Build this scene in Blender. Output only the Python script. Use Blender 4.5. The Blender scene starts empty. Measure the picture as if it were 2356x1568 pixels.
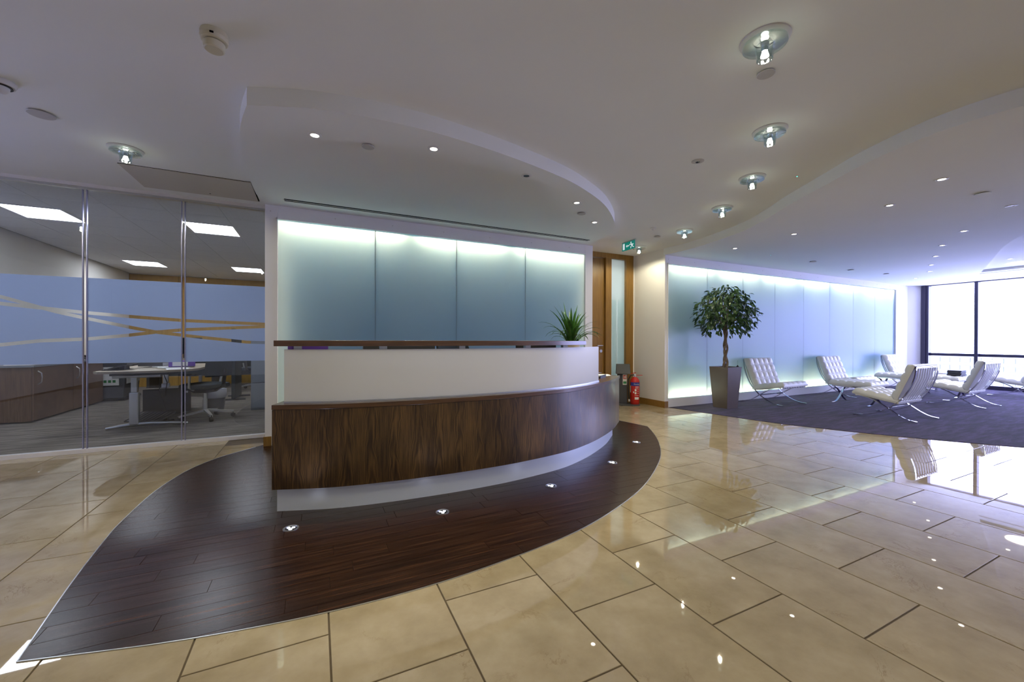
import bpy, bmesh, math, random
from mathutils import Vector, Matrix

random.seed(7)
SC = bpy.context.scene
COL = SC.collection

# ------------------------------------------------------------------ camera
F_PX, YAW, PITCH, ROLL, CAM_H = 931.2, 0.4508, -0.0036, 0.0029, 1.12
def cam_axes():
    cy, sy, cp, sp = math.cos(YAW), math.sin(YAW), math.cos(PITCH), math.sin(PITCH)
    f = Vector((sy*cp, cy*cp, sp)); r = Vector((cy, -sy, 0)); u = r.cross(f)
    return (r*math.cos(ROLL)+u*math.sin(ROLL), -r*math.sin(ROLL)+u*math.cos(ROLL), f)
cam_data = bpy.data.cameras.new('camera')
cam_data.sensor_width = 36.0
cam_data.lens = F_PX/2356*36.0
cam_data.clip_start = 0.05; cam_data.clip_end = 1000
cam = bpy.data.objects.new('camera', cam_data); COL.objects.link(cam)
_r, _u, _f = cam_axes()
cam.matrix_world = Matrix(((_r.x, _u.x, -_f.x, 0), (_r.y, _u.y, -_f.y, 0), (_r.z, _u.z, -_f.z, CAM_H), (0, 0, 0, 1)))
SC.camera = cam

# ------------------------------------------------------------------ world, exposure, portals
DAY = (0.53, 0.55, 1.0)
DAY_STRENGTH = 15.0
WARM = (1.0, 0.92, 0.67)
W_GLASS, W_SPOT, W_LOUNGE = 18.5, 60.0, 20.0
world = bpy.data.worlds.new('world'); SC.world = world
world.use_nodes = True
bg = world.node_tree.nodes['Background']
bg.inputs['Color'].default_value = (*DAY, 1); bg.inputs['Strength'].default_value = DAY_STRENGTH
SC.view_settings.view_transform = 'Standard'
SC.view_settings.look = 'None'
SC.view_settings.exposure = 0.14
SC.view_settings.gamma = 1.0
SC.view_settings.use_curve_mapping = False
SC.cycles.use_denoising = True
SC.cycles.denoiser = 'OPENIMAGEDENOISE'
SC.cycles.max_bounces = 8
SC.cycles.diffuse_bounces = 4
SC.cycles.glossy_bounces = 4
SC.cycles.transmission_bounces = 6
SC.cycles.transparent_max_bounces = 12
SC.cycles.caustics_reflective = False
SC.cycles.caustics_refractive = False
SC.cycles.sample_clamp_indirect = 6.0
SC.cycles.blur_glossy = 0.1

Z_MAIN, Z_SOF = 2.63, 2.52
Y_WALL, Y_GLASS, Y_DOOR = 4.93, 5.40, 5.65
X_WIN = 13.95

def portal(loc, rot, sx, sy):
    l = bpy.data.lights.new('daylight_portal', 'AREA'); l.shape = 'RECTANGLE'; l.size = sx; l.size_y = sy
    l.cycles.is_portal = True
    o = bpy.data.objects.new('daylight_portal', l); COL.objects.link(o)
    o.location = loc; o.rotation_euler = rot
portal((X_WIN+0.10, 0.4, 1.3), (0, math.radians(90), 0), 2.5, 8.4)

# ------------------------------------------------------------------ materials
MATS = {}
def nodes(name):
    m = bpy.data.materials.new(name); m.use_nodes = True
    nt = m.node_tree
    for n in list(nt.nodes): nt.nodes.remove(n)
    out = nt.nodes.new('ShaderNodeOutputMaterial')
    MATS[name] = m
    return m, nt, out
def N(nt, t, **kw):
    n = nt.nodes.new(t)
    for k, v in kw.items(): setattr(n, k, v)
    return n
def setin(n, **kw):
    for k, v in kw.items():
        n.inputs[k.replace('_', ' ')].default_value = v
def rgb(c): return (c[0], c[1], c[2], 1)

def plain(name, c, rough=0.5, metal=0.0, var=0.0, scale=6.0, bump=0.0, bscale=60.0, spec=0.5, coat=0.0, emis=None, est=0.0):
    m, nt, out = nodes(name)
    p = N(nt, 'ShaderNodeBsdfPrincipled'); nt.links.new(p.outputs[0], out.inputs[0])
    p.inputs['Base Color'].default_value = rgb(c); p.inputs['Roughness'].default_value = rough
    p.inputs['Metallic'].default_value = metal; p.inputs['Specular IOR Level'].default_value = spec
    p.inputs['Coat Weight'].default_value = coat
    if emis:
        p.inputs['Emission Color'].default_value = rgb(emis); p.inputs['Emission Strength'].default_value = est
    if var > 0:
        tc = N(nt, 'ShaderNodeTexCoord'); nz = N(nt, 'ShaderNodeTexNoise'); nz.inputs['Scale'].default_value = scale; nz.inputs['Detail'].default_value = 4
        nt.links.new(tc.outputs['Object'], nz.inputs['Vector'])
        r = N(nt, 'ShaderNodeValToRGB')
        r.color_ramp.elements[0].position = 0.3; r.color_ramp.elements[1].position = 0.7
        r.color_ramp.elements[0].color = rgb([x*(1-var) for x in c]); r.color_ramp.elements[1].color = rgb([min(1, x*(1+var)) for x in c])
        nt.links.new(nz.outputs['Fac'], r.inputs[0]); nt.links.new(r.outputs[0], p.inputs['Base Color'])
    if bump > 0:
        tc = N(nt, 'ShaderNodeTexCoord'); nz = N(nt, 'ShaderNodeTexNoise'); nz.inputs['Scale'].default_value = bscale; nz.inputs['Detail'].default_value = 3
        nt.links.new(tc.outputs['Object'], nz.inputs['Vector'])
        b = N(nt, 'ShaderNodeBump'); b.inputs['Strength'].default_value = bump; b.inputs['Distance'].default_value = 0.01
        nt.links.new(nz.outputs['Fac'], b.inputs['Height']); nt.links.new(b.outputs[0], p.inputs['Normal'])
    return m

def emit(name, c, s):
    m, nt, out = nodes(name)
    e = N(nt, 'ShaderNodeEmission'); e.inputs[0].default_value = rgb(c); e.inputs[1].default_value = s
    nt.links.new(e.outputs[0], out.inputs[0]); return m

def thin_fresnel(nt):
    """same reflectance from either side of a thin pane"""
    g = N(nt, 'ShaderNodeNewGeometry'); m = N(nt, 'ShaderNodeMath', operation='MULTIPLY_ADD')
    m.inputs[1].default_value = 1/1.5-1.5; m.inputs[2].default_value = 1.5
    nt.links.new(g.outputs['Backfacing'], m.inputs[0])
    fr = N(nt, 'ShaderNodeFresnel'); nt.links.new(m.outputs[0], fr.inputs['IOR'])
    return fr

def thin_glass(name, tint, boost=1.0, rough=0.0):
    m, nt, out = nodes(name)
    t = N(nt, 'ShaderNodeBsdfTransparent'); t.inputs[0].default_value = rgb(tint)
    g = N(nt, 'ShaderNodeBsdfGlossy'); g.inputs['Roughness'].default_value = rough
    g.inputs['Color'].default_value = (0.95, 0.98, 1, 1)
    fr = thin_fresnel(nt)
    mu = N(nt, 'ShaderNodeMath', operation='MULTIPLY'); mu.inputs[1].default_value = boost; mu.use_clamp = True
    mx = N(nt, 'ShaderNodeMixShader')
    nt.links.new(fr.outputs[0], mu.inputs[0]); nt.links.new(mu.outputs[0], mx.inputs[0])
    nt.links.new(t.outputs[0], mx.inputs[1]); nt.links.new(g.outputs[0], mx.inputs[2]); nt.links.new(mx.outputs[0], out.inputs[0])
    return m

def frosted(name, cd, ct, fac, rough=0.3, gloss=1.0, clear=0.0):
    m, nt, out = nodes(name)
    d = N(nt, 'ShaderNodeBsdfDiffuse'); d.inputs[0].default_value = rgb(cd)
    t = N(nt, 'ShaderNodeBsdfTranslucent'); t.inputs[0].default_value = rgb(ct)
    a = N(nt, 'ShaderNodeMixShader'); a.inputs[0].default_value = fac
    nt.links.new(d.outputs[0], a.inputs[1]); nt.links.new(t.outputs[0], a.inputs[2])
    src = a
    if clear > 0:
        tr = N(nt, 'ShaderNodeBsdfTransparent'); tr.inputs[0].default_value = rgb(ct)
        b = N(nt, 'ShaderNodeMixShader'); b.inputs[0].default_value = clear
        nt.links.new(a.outputs[0], b.inputs[1]); nt.links.new(tr.outputs[0], b.inputs[2]); src = b
    g = N(nt, 'ShaderNodeBsdfGlossy'); g.inputs['Roughness'].default_value = rough
    fr = thin_fresnel(nt)
    mu = N(nt, 'ShaderNodeMath', operation='MULTIPLY'); mu.inputs[1].default_value = gloss; mu.use_clamp = True
    mx = N(nt, 'ShaderNodeMixShader')
    nt.links.new(fr.outputs[0], mu.inputs[0]); nt.links.new(mu.outputs[0], mx.inputs[0])
    nt.links.new(src.outputs[0], mx.inputs[1]); nt.links.new(g.outputs[0], mx.inputs[2]); nt.links.new(mx.outputs[0], out.inputs[0])
    return m

def wood(name, c0, c1, c2, coord='UV', rot=0.0, stretch=(1, 14), rough=0.3, fig=2.0, bump=0.0, jitter=False, coat=0.0, lo=0.28, hi=0.72, spec=0.5):
    """grain runs along the second coordinate when rot = 0"""
    m, nt, out = nodes(name)
    p = N(nt, 'ShaderNodeBsdfPrincipled'); nt.links.new(p.outputs[0], out.inputs[0])
    p.inputs['Roughness'].default_value = rough; p.inputs['Coat Weight'].default_value = coat
    p.inputs['Coat Roughness'].default_value = 0.15; p.inputs['Specular IOR Level'].default_value = spec
    tc = N(nt, 'ShaderNodeTexCoord')
    mp = N(nt, 'ShaderNodeMapping'); mp.inputs['Rotation'].default_value = (0, 0, rot)
    src = tc.outputs[coord]
    if jitter:
        oi = N(nt, 'ShaderNodeObjectInfo'); vm = N(nt, 'ShaderNodeVectorMath', operation='MULTIPLY_ADD')
        vm.inputs[1].default_value = (1, 1, 1)
        cb = N(nt, 'ShaderNodeCombineXYZ')
        mlt = N(nt, 'ShaderNodeMath', operation='MULTIPLY'); mlt.inputs[1].default_value = 37.0
        nt.links.new(oi.outputs['Random'], mlt.inputs[0]); nt.links.new(mlt.outputs[0], cb.inputs[0]); nt.links.new(mlt.outputs[0], cb.inputs[1])
        nt.links.new(src, vm.inputs[0]); nt.links.new(cb.outputs[0], vm.inputs[2]); src = vm.outputs[0]
    nt.links.new(src, mp.inputs[0])
    sc = N(nt, 'ShaderNodeVectorMath', operation='MULTIPLY'); sc.inputs[1].default_value = (stretch[1], stretch[0], 1)
    nt.links.new(mp.outputs[0], sc.inputs[0])
    n1 = N(nt, 'ShaderNodeTexNoise'); n1.inputs['Scale'].default_value = 3.0; n1.inputs['Detail'].default_value = 8; n1.inputs['Roughness'].default_value = 0.65; n1.inputs['Distortion'].default_value = fig*0.25
    nt.links.new(sc.outputs[0], n1.inputs['Vector'])
    # cathedral figure: rings of a long ellipse field
    sc2 = N(nt, 'ShaderNodeVectorMath', operation='MULTIPLY'); sc2.inputs[1].default_value = (stretch[1]*0.42, stretch[0]*0.9, 1)
    nt.links.new(mp.outputs[0], sc2.inputs[0])
    n2 = N(nt, 'ShaderNodeTexNoise'); n2.inputs['Scale'].default_value = 1.0; n2.inputs['Detail'].default_value = 1.5
    nt.links.new(sc2.outputs[0], n2.inputs['Vector'])
    m2 = N(nt, 'ShaderNodeMath', operation='MULTIPLY'); m2.inputs[1].default_value = 60.0
    sn = N(nt, 'ShaderNodeMath', operation='SINE')
    nt.links.new(n2.outputs['Fac'], m2.inputs[0]); nt.links.new(m2.outputs[0], sn.inputs[0])
    ad = N(nt, 'ShaderNodeMath', operation='MULTIPLY_ADD'); ad.inputs[1].default_value = 0.06*fig; 
    nt.links.new(sn.outputs[0], ad.inputs[0]); nt.links.new(n1.outputs['Fac'], ad.inputs[2])
    r = N(nt, 'ShaderNodeValToRGB'); e = r.color_ramp.elements
    e[0].position = lo; e[1].position = hi; e[0].color = rgb(c0); e[1].color = rgb(c2)
    k = r.color_ramp.elements.new(0.5); k.color = rgb(c1)
    nt.links.new(ad.outputs[0], r.inputs[0]); nt.links.new(r.outputs[0], p.inputs['Base Color'])
    if bump > 0:
        b = N(nt, 'ShaderNodeBump'); b.inputs['Strength'].default_value = bump; b.inputs['Distance'].default_value = 0.004
        n3 = N(nt, 'ShaderNodeTexNoise'); n3.inputs['Scale'].default_value = 120.0; n3.inputs['Detail'].default_value = 2
        nt.links.new(src, n3.inputs['Vector'])
        nt.links.new(n3.outputs['Fac'], b.inputs['Height']); nt.links.new(b.outputs[0], p.inputs['Normal'])
    return m

def veneer(name, c0, c1, c2, leaf=0.15, rough=0.33):
    """vertical book-matched veneer leaves with cathedral figure; UV in metres"""
    m, nt, out = nodes(name)
    p = N(nt, 'ShaderNodeBsdfPrincipled'); nt.links.new(p.outputs[0], out.inputs[0])
    p.inputs['Roughness'].default_value = rough; p.inputs['Coat Weight'].default_value = 0.08
    tc = N(nt, 'ShaderNodeTexCoord'); sp = N(nt, 'ShaderNodeSeparateXYZ'); nt.links.new(tc.outputs['UV'], sp.inputs[0])
    def math_(op, a, b=None, c=None):
        n = N(nt, 'ShaderNodeMath', operation=op)
        for i, q in enumerate((a, b, c)):
            if q is None: continue
            if isinstance(q, (int, float)): n.inputs[i].default_value = q
            else: nt.links.new(q, n.inputs[i])
        return n.outputs[0]
    def noise(vec_scale, sc, det):
        v = N(nt, 'ShaderNodeVectorMath', operation='MULTIPLY'); v.inputs[1].default_value = vec_scale
        nt.links.new(tc.outputs['UV'], v.inputs[0])
        n = N(nt, 'ShaderNodeTexNoise'); n.inputs['Scale'].default_value = sc; n.inputs['Detail'].default_value = det; n.inputs['Roughness'].default_value = 0.6
        nt.links.new(v.outputs[0], n.inputs['Vector']); return n.outputs['Fac']
    wob = math_('MULTIPLY_ADD', noise((1, 1.3, 1), 3.0, 2), 0.09, -0.045)
    u = math_('ADD', sp.outputs[0], wob)
    x = math_('PINGPONG', u, leaf/2)
    g = math_('MULTIPLY_ADD', math_('MULTIPLY', x, x), 1150.0, math_('MULTIPLY', sp.outputs[1], 4.0))
    g = math_('ADD', g, math_('MULTIPLY', noise((1, 0.35, 1), 5.0, 2), 1.8))
    ring = math_('SINE', math_('MULTIPLY', g, 6.2832))
    fine = noise((60, 2.2, 1), 2.2, 6)
    broad = noise((5, 0.7, 1), 1.3, 3)
    f = math_('MULTIPLY_ADD', ring, 0.055, math_('MULTIPLY_ADD', fine, 0.55, math_('MULTIPLY', broad, 0.45)))
    rp_ = N(nt, 'ShaderNodeValToRGB'); e = rp_.color_ramp.elements
    e[0].position = 0.39; e[1].position = 0.63; e[0].color = rgb(c0); e[1].color = rgb(c2); k = e.new(0.5); k.color = rgb(c1)
    nt.links.new(f, rp_.inputs[0]); nt.links.new(rp_.outputs[0], p.inputs['Base Color'])
    return m

def marble(name):
    m, nt, out = nodes(name)
    p = N(nt, 'ShaderNodeBsdfPrincipled'); nt.links.new(p.outputs[0], out.inputs[0])
    p.inputs['Roughness'].default_value = 0.018; p.inputs['Specular IOR Level'].default_value = 0.85
    g = N(nt, 'ShaderNodeNewGeometry'); oi = N(nt, 'ShaderNodeObjectInfo')
    ml = N(nt, 'ShaderNodeMath', operation='MULTIPLY'); ml.inputs[1].default_value = 61.0
    cb = N(nt, 'ShaderNodeCombineXYZ'); ad = N(nt, 'ShaderNodeVectorMath', operation='ADD')
    nt.links.new(oi.outputs['Random'], ml.inputs[0])
    for i in range(3): nt.links.new(ml.outputs[0], cb.inputs[i])
    nt.links.new(g.outputs['Position'], ad.inputs[0]); nt.links.new(cb.outputs[0], ad.inputs[1])
    n1 = N(nt, 'ShaderNodeTexNoise'); n1.inputs['Scale'].default_value = 4.5; n1.inputs['Detail'].default_value = 9; n1.inputs['Roughness'].default_value = 0.62
    nt.links.new(ad.outputs[0], n1.inputs['Vector'])
    r = N(nt, 'ShaderNodeValToRGB'); e = r.color_ramp.elements
    e[0].position = 0.30; e[1].position = 0.72; e[0].color = (0.335, 0.265, 0.160, 1); e[1].color = (0.485, 0.405, 0.272, 1)
    k = e.new(0.5); k.color = (0.41, 0.332, 0.208, 1)
    nt.links.new(n1.outputs['Fac'], r.inputs[0])
    # thin veins
    n2 = N(nt, 'ShaderNodeTexNoise'); n2.inputs['Scale'].default_value = 2.1; n2.inputs['Detail'].default_value = 9; n2.inputs['Roughness'].default_value = 0.7; n2.inputs['Distortion'].default_value = 0.8
    nt.links.new(ad.outputs[0], n2.inputs['Vector'])
    s = N(nt, 'ShaderNodeMath', operation='SUBTRACT'); s.inputs[1].default_value = 0.5
    a = N(nt, 'ShaderNodeMath', operation='ABSOLUTE')
    nt.links.new(n2.outputs['Fac'], s.inputs[0]); nt.links.new(s.outputs[0], a.inputs[0])
    r2 = N(nt, 'ShaderNodeValToRGB'); r2.color_ramp.elements[0].position = 0.0; r2.color_ramp.elements[1].position = 0.012
    r2.color_ramp.elements[0].color = (1, 1, 1, 1); r2.color_ramp.elements[1].color = (0, 0, 0, 1)
    nt.links.new(a.outputs[0], r2.inputs[0])
    n3 = N(nt, 'ShaderNodeTexNoise'); n3.inputs['Scale'].default_value = 4.0
    nt.links.new(ad.outputs[0], n3.inputs['Vector'])
    r3 = N(nt, 'ShaderNodeValToRGB'); r3.color_ramp.elements[0].position = 0.52; r3.color_ramp.elements[1].position = 0.68
    nt.links.new(n3.outputs['Fac'], r3.inputs[0])
    mu = N(nt, 'ShaderNodeMath', operation='MULTIPLY'); nt.links.new(r2.outputs[0], mu.inputs[0]); nt.links.new(r3.outputs[0], mu.inputs[1])
    mu2 = N(nt, 'ShaderNodeMath', operation='MULTIPLY'); mu2.inputs[1].default_value = 0.6; nt.links.new(mu.outputs[0], mu2.inputs[0])
    mx = N(nt, 'ShaderNodeMix', data_type='RGBA'); mx.inputs['B'].default_value = (0.22, 0.14, 0.07, 1)
    nt.links.new(mu2.outputs[0], mx.inputs['Factor']); nt.links.new(r.outputs[0], mx.inputs['A'])
    # tile to tile tone
    hs = N(nt, 'ShaderNodeHueSaturation'); mr = N(nt, 'ShaderNodeMapRange'); mr.inputs['To Min'].default_value = 0.94; mr.inputs['To Max'].default_value = 1.05
    nt.links.new(oi.outputs['Random'], mr.inputs['Value']); nt.links.new(mr.outputs[0], hs.inputs['Value'])
    nt.links.new(mx.outputs['Result'], hs.inputs['Color']); nt.links.new(hs.outputs[0], p.inputs['Base Color'])
    # slight polish waviness
    n4 = N(nt, 'ShaderNodeTexNoise'); n4.inputs['Scale'].default_value = 5.0; n4.inputs['Detail'].default_value = 2
    nt.links.new(g.outputs['Position'], n4.inputs['Vector'])
    b = N(nt, 'ShaderNodeBump'); b.inputs['Strength'].default_value = 0.012; b.inputs['Distance'].default_value = 0.003
    nt.links.new(n4.outputs['Fac'], b.inputs['Height']); nt.links.new(b.outputs[0], p.inputs['Normal'])
    return m

def carpet(name, c0, c1, c2, ang=0.0, sc=(3, 26)):
    m, nt, out = nodes(name)
    p = N(nt, 'ShaderNodeBsdfPrincipled'); nt.links.new(p.outputs[0], out.inputs[0])
    p.inputs['Roughness'].default_value = 0.95; p.inputs['Specular IOR Level'].default_value = 0.1; p.inputs['Sheen Weight'].default_value = 0.15
    g = N(nt, 'ShaderNodeNewGeometry'); mp = N(nt, 'ShaderNodeMapping'); mp.inputs['Rotation'].default_value = (0, 0, ang)
    mp.inputs['Scale'].default_value = (sc[0], sc[1], 1)
    nt.links.new(g.outputs['Position'], mp.inputs[0])
    n1 = N(nt, 'ShaderNodeTexNoise'); n1.inputs['Scale'].default_value = 1.0; n1.inputs['Detail'].default_value = 6; n1.inputs['Roughness'].default_value = 0.7
    nt.links.new(mp.outputs[0], n1.inputs['Vector'])
    r = N(nt, 'ShaderNodeValToRGB'); e = r.color_ramp.elements
    e[0].position = 0.40; e[1].position = 0.61; e[0].color = rgb(c0); e[1].color = rgb(c2); k = e.new(0.5); k.color = rgb(c1)
    nt.links.new(n1.outputs['Fac'], r.inputs[0]); nt.links.new(r.outputs[0], p.inputs['Base Color'])
    n2 = N(nt, 'ShaderNodeTexNoise'); n2.inputs['Scale'].default_value = 350.0
    nt.links.new(g.outputs['Position'], n2.inputs['Vector'])
    b = N(nt, 'ShaderNodeBump'); b.inputs['Strength'].default_value = 0.6; b.inputs['Distance'].default_value = 0.004
    nt.links.new(n2.outputs['Fac'], b.inputs['Height']); nt.links.new(b.outputs[0], p.inputs['Normal'])
    return m

plain('paint', (0.80, 0.78, 0.74), 0.75, var=0.015, scale=1.5)
plain('ceiling_paint', (0.855, 0.875, 0.86), 0.85, var=0.012, scale=1.2)
plain('frame_white', (0.78, 0.77, 0.77), 0.35)
plain('cavity_white', (0.62, 0.66, 0.66), 0.7)
plain('cavity_back', (0.24, 0.48, 0.74), 0.8)
plain('grout', (0.11, 0.08, 0.045), 0.8, var=0.15, scale=20)
marble('marble')
wood('oak', (0.19, 0.098, 0.018), (0.25, 0.132, 0.026), (0.32, 0.175, 0.038), 'Object', 0.0, (1.0, 22), 0.4, fig=0.6)
wood('oak_panel', (0.36, 0.20, 0.035), (0.43, 0.25, 0.05), (0.50, 0.30, 0.07), 'Object', 0.0, (1.0, 10), 0.5, fig=0.5)
veneer('walnut_front', (0.018, 0.0078, 0.0022), (0.057, 0.029, 0.0078), (0.128, 0.070, 0.021))
wood('walnut_edge', (0.045, 0.020, 0.007), (0.078, 0.036, 0.013), (0.12, 0.058, 0.022), 'UV', math.radians(90), (1.2, 26), 0.3, fig=0.5, coat=0.3)
wood('plank_wood', (0.011, 0.0042, 0.0026), (0.027, 0.0108, 0.006), (0.062, 0.026, 0.0125), 'Object', math.radians(90), (0.6, 17), 0.27, fig=0.25, bump=0.08, jitter=True, lo=0.35, hi=0.68, spec=0.3)
wood('cabinet_wood', (0.085, 0.043, 0.022), (0.135, 0.072, 0.036), (0.185, 0.105, 0.055), 'Object', 0.0, (1.0, 26), 0.4, fig=0.5)
carpet('carpet_purple', (0.008, 0.0045, 0.022), (0.022, 0.0125, 0.050), (0.052, 0.030, 0.098), -0.62, (2.2, 13))
carpet('carpet_grey', (0.075, 0.064, 0.054), (0.14, 0.122, 0.10), (0.22, 0.195, 0.165), 0.12, (2, 16))
thin_glass('clear_glass', (0.90, 0.93, 0.96), 1.3)
thin_glass('window_glass', (0.93, 0.95, 0.98), 1.0)
thin_glass('lamp_glass', (0.84, 0.90, 0.90), 1.9, 0.02)
thin_glass('table_glass', (0.80, 0.92, 0.90), 1.3)
frosted('panel_glass', (0.18, 0.29, 0.45), (0.78, 0.83, 0.84), 0.50, 0.28, 0.7)
frosted('film', (0.27, 0.35, 0.56), (0.52, 0.65, 1.0), 0.55, 0.12, 1.0, clear=0.05)
frosted('film_light', (0.45, 0.58, 0.60), (0.75, 0.9, 0.92), 0.55, 0.15, 1.0, clear=0.25)
frosted('white_glass', (0.70, 0.71, 0.72), (0.5, 0.52, 0.52), 0.10, 0.30, 0.9)
plain('joint_profile', (0.42, 0.42, 0.62), 0.25, 0.6)
plain('seam_brown', (0.014, 0.009, 0.007), 0.8, spec=0.1)
plain('seam_dark', (0.10, 0.13, 0.15), 0.6)
plain('brushed_steel', (0.62, 0.64, 0.66), 0.32, 1.0)
plain('kick_steel', (0.80, 0.86, 0.90), 0.36, 0.3)
plain('chrome', (0.82, 0.82, 0.84), 0.07, 1.0)
plain('aluminium', (0.62, 0.64, 0.64), 0.28, 1.0)
plain('leather_white', (0.80, 0.79, 0.76), 0.38, var=0.03, scale=9, bump=0.12, bscale=90)
plain('black_plastic', (0.018, 0.018, 0.020), 0.45)
plain('dark_grey', (0.06, 0.06, 0.065), 0.5, var=0.05)
plain('slate_fabric', (0.025, 0.035, 0.042), 0.9, bump=0.3, bscale=200)
plain('window_frame', (0.030, 0.026, 0.055), 0.4)
plain('planter_brown', (0.115, 0.085, 0.068), 0.45, var=0.06)
plain('soil', (0.03, 0.02, 0.012), 0.95, bump=0.6, bscale=60)
plain('bark', (0.20, 0.15, 0.105), 0.85, var=0.25, scale=30, bump=0.5, bscale=50)
plain('detector', (0.62, 0.58, 0.42), 0.4)
plain('detector_white', (0.72, 0.71, 0.70), 0.4)
plain('disc_plate', (0.55, 0.54, 0.52), 0.6)
plain('black_slot', (0.004, 0.004, 0.005), 0.9, spec=0.0)
plain('panel_grey', (0.60, 0.58, 0.52), 0.7)
plain('red_paint', (0.56, 0.018, 0.012), 0.22, coat=0.5)
plain('stand_grey', (0.065, 0.066, 0.072), 0.5)
plain('label_white', (0.80, 0.79, 0.75), 0.6)
plain('label_blue', (0.030, 0.040, 0.28), 0.5)
plain('label_red', (0.60, 0.06, 0.02), 0.5)
plain('label_green', (0.05, 0.25, 0.10), 0.5)
plain('sign_green', (0.0, 0.21, 0.16), 0.4, emis=(0.0, 0.33, 0.26), est=0.35)
plain('sign_white', (0.85, 0.87, 0.88), 0.4, emis=(0.8, 0.86, 0.9), est=0.55)
plain('grey_metal', (0.23, 0.26, 0.31), 0.42, 0.2)
plain('desk_top', (0.42, 0.36, 0.27), 0.45, var=0.05)
plain('paper', (0.82, 0.82, 0.82), 0.8)
plain('purple_card', (0.14, 0.06, 0.40), 0.5)
plain('red_card', (0.40, 0.04, 0.03), 0.5)
plain('office_tile', (0.74, 0.74, 0.76), 0.9, var=0.05, scale=40)
plain('bin_liner', (0.55, 0.56, 0.62), 0.4)
plain('bin_grey', (0.10, 0.105, 0.12), 0.5)
plain('facade', (0.20, 0.20, 0.15), 0.9, spec=0.1)
plain('facade_glass', (0.145, 0.165, 0.14), 0.6, spec=0.1)
plain('pot_beige', (0.62, 0.52, 0.38), 0.6)
plain('screen', (0.008, 0.008, 0.010), 0.15)
plain('lens_dark', (0.01, 0.01, 0.012), 0.2)
emit('lamp_hot', (1.0, 0.90, 0.74), 42.0)
emit('spot_hot', (1.0, 0.93, 0.82), 14.0)
emit('led_hot', (0.80, 0.82, 1.0), 16.0)
emit('tube_hot', (1.0, 0.90, 0.55), 75.0)
emit('tube_side', (1.0, 0.92, 0.62), 4.0)
emit('office_hot', (0.94, 0.95, 1.0), 19.5)
emit('green_led', (0.1, 1.0, 0.75), 5.0)

def leafmat(name, c0, c1):
    m, nt, out = nodes(name)
    p = N(nt, 'ShaderNodeBsdfPrincipled'); p.inputs['Roughness'].default_value = 0.35
    oi = N(nt, 'ShaderNodeObjectInfo'); g = N(nt, 'ShaderNodeNewGeometry')
    nz = N(nt, 'ShaderNodeTexNoise'); nz.inputs['Scale'].default_value = 14
    nt.links.new(g.outputs['Position'], nz.inputs['Vector'])
    r = N(nt, 'ShaderNodeValToRGB'); r.color_ramp.elements[0].color = rgb(c0); r.color_ramp.elements[1].color = rgb(c1)
    r.color_ramp.elements[0].position = 0.35; r.color_ramp.elements[1].position = 0.7
    nt.links.new(nz.outputs['Fac'], r.inputs[0]); nt.links.new(r.outputs[0], p.inputs['Base Color'])
    t = N(nt, 'ShaderNodeBsdfTranslucent'); nt.links.new(r.outputs[0], t.inputs[0])
    mx = N(nt, 'ShaderNodeMixShader'); mx.inputs[0].default_value = 0.2
    nt.links.new(p.outputs[0], mx.inputs[1]); nt.links.new(t.outputs[0], mx.inputs[2]); nt.links.new(mx.outputs[0], out.inputs[0])
leafmat('ficus_leaf', (0.012, 0.040, 0.010), (0.060, 0.125, 0.026))
leafmat('blade_leaf', (0.022, 0.078, 0.012), (0.065, 0.17, 0.030))

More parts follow.
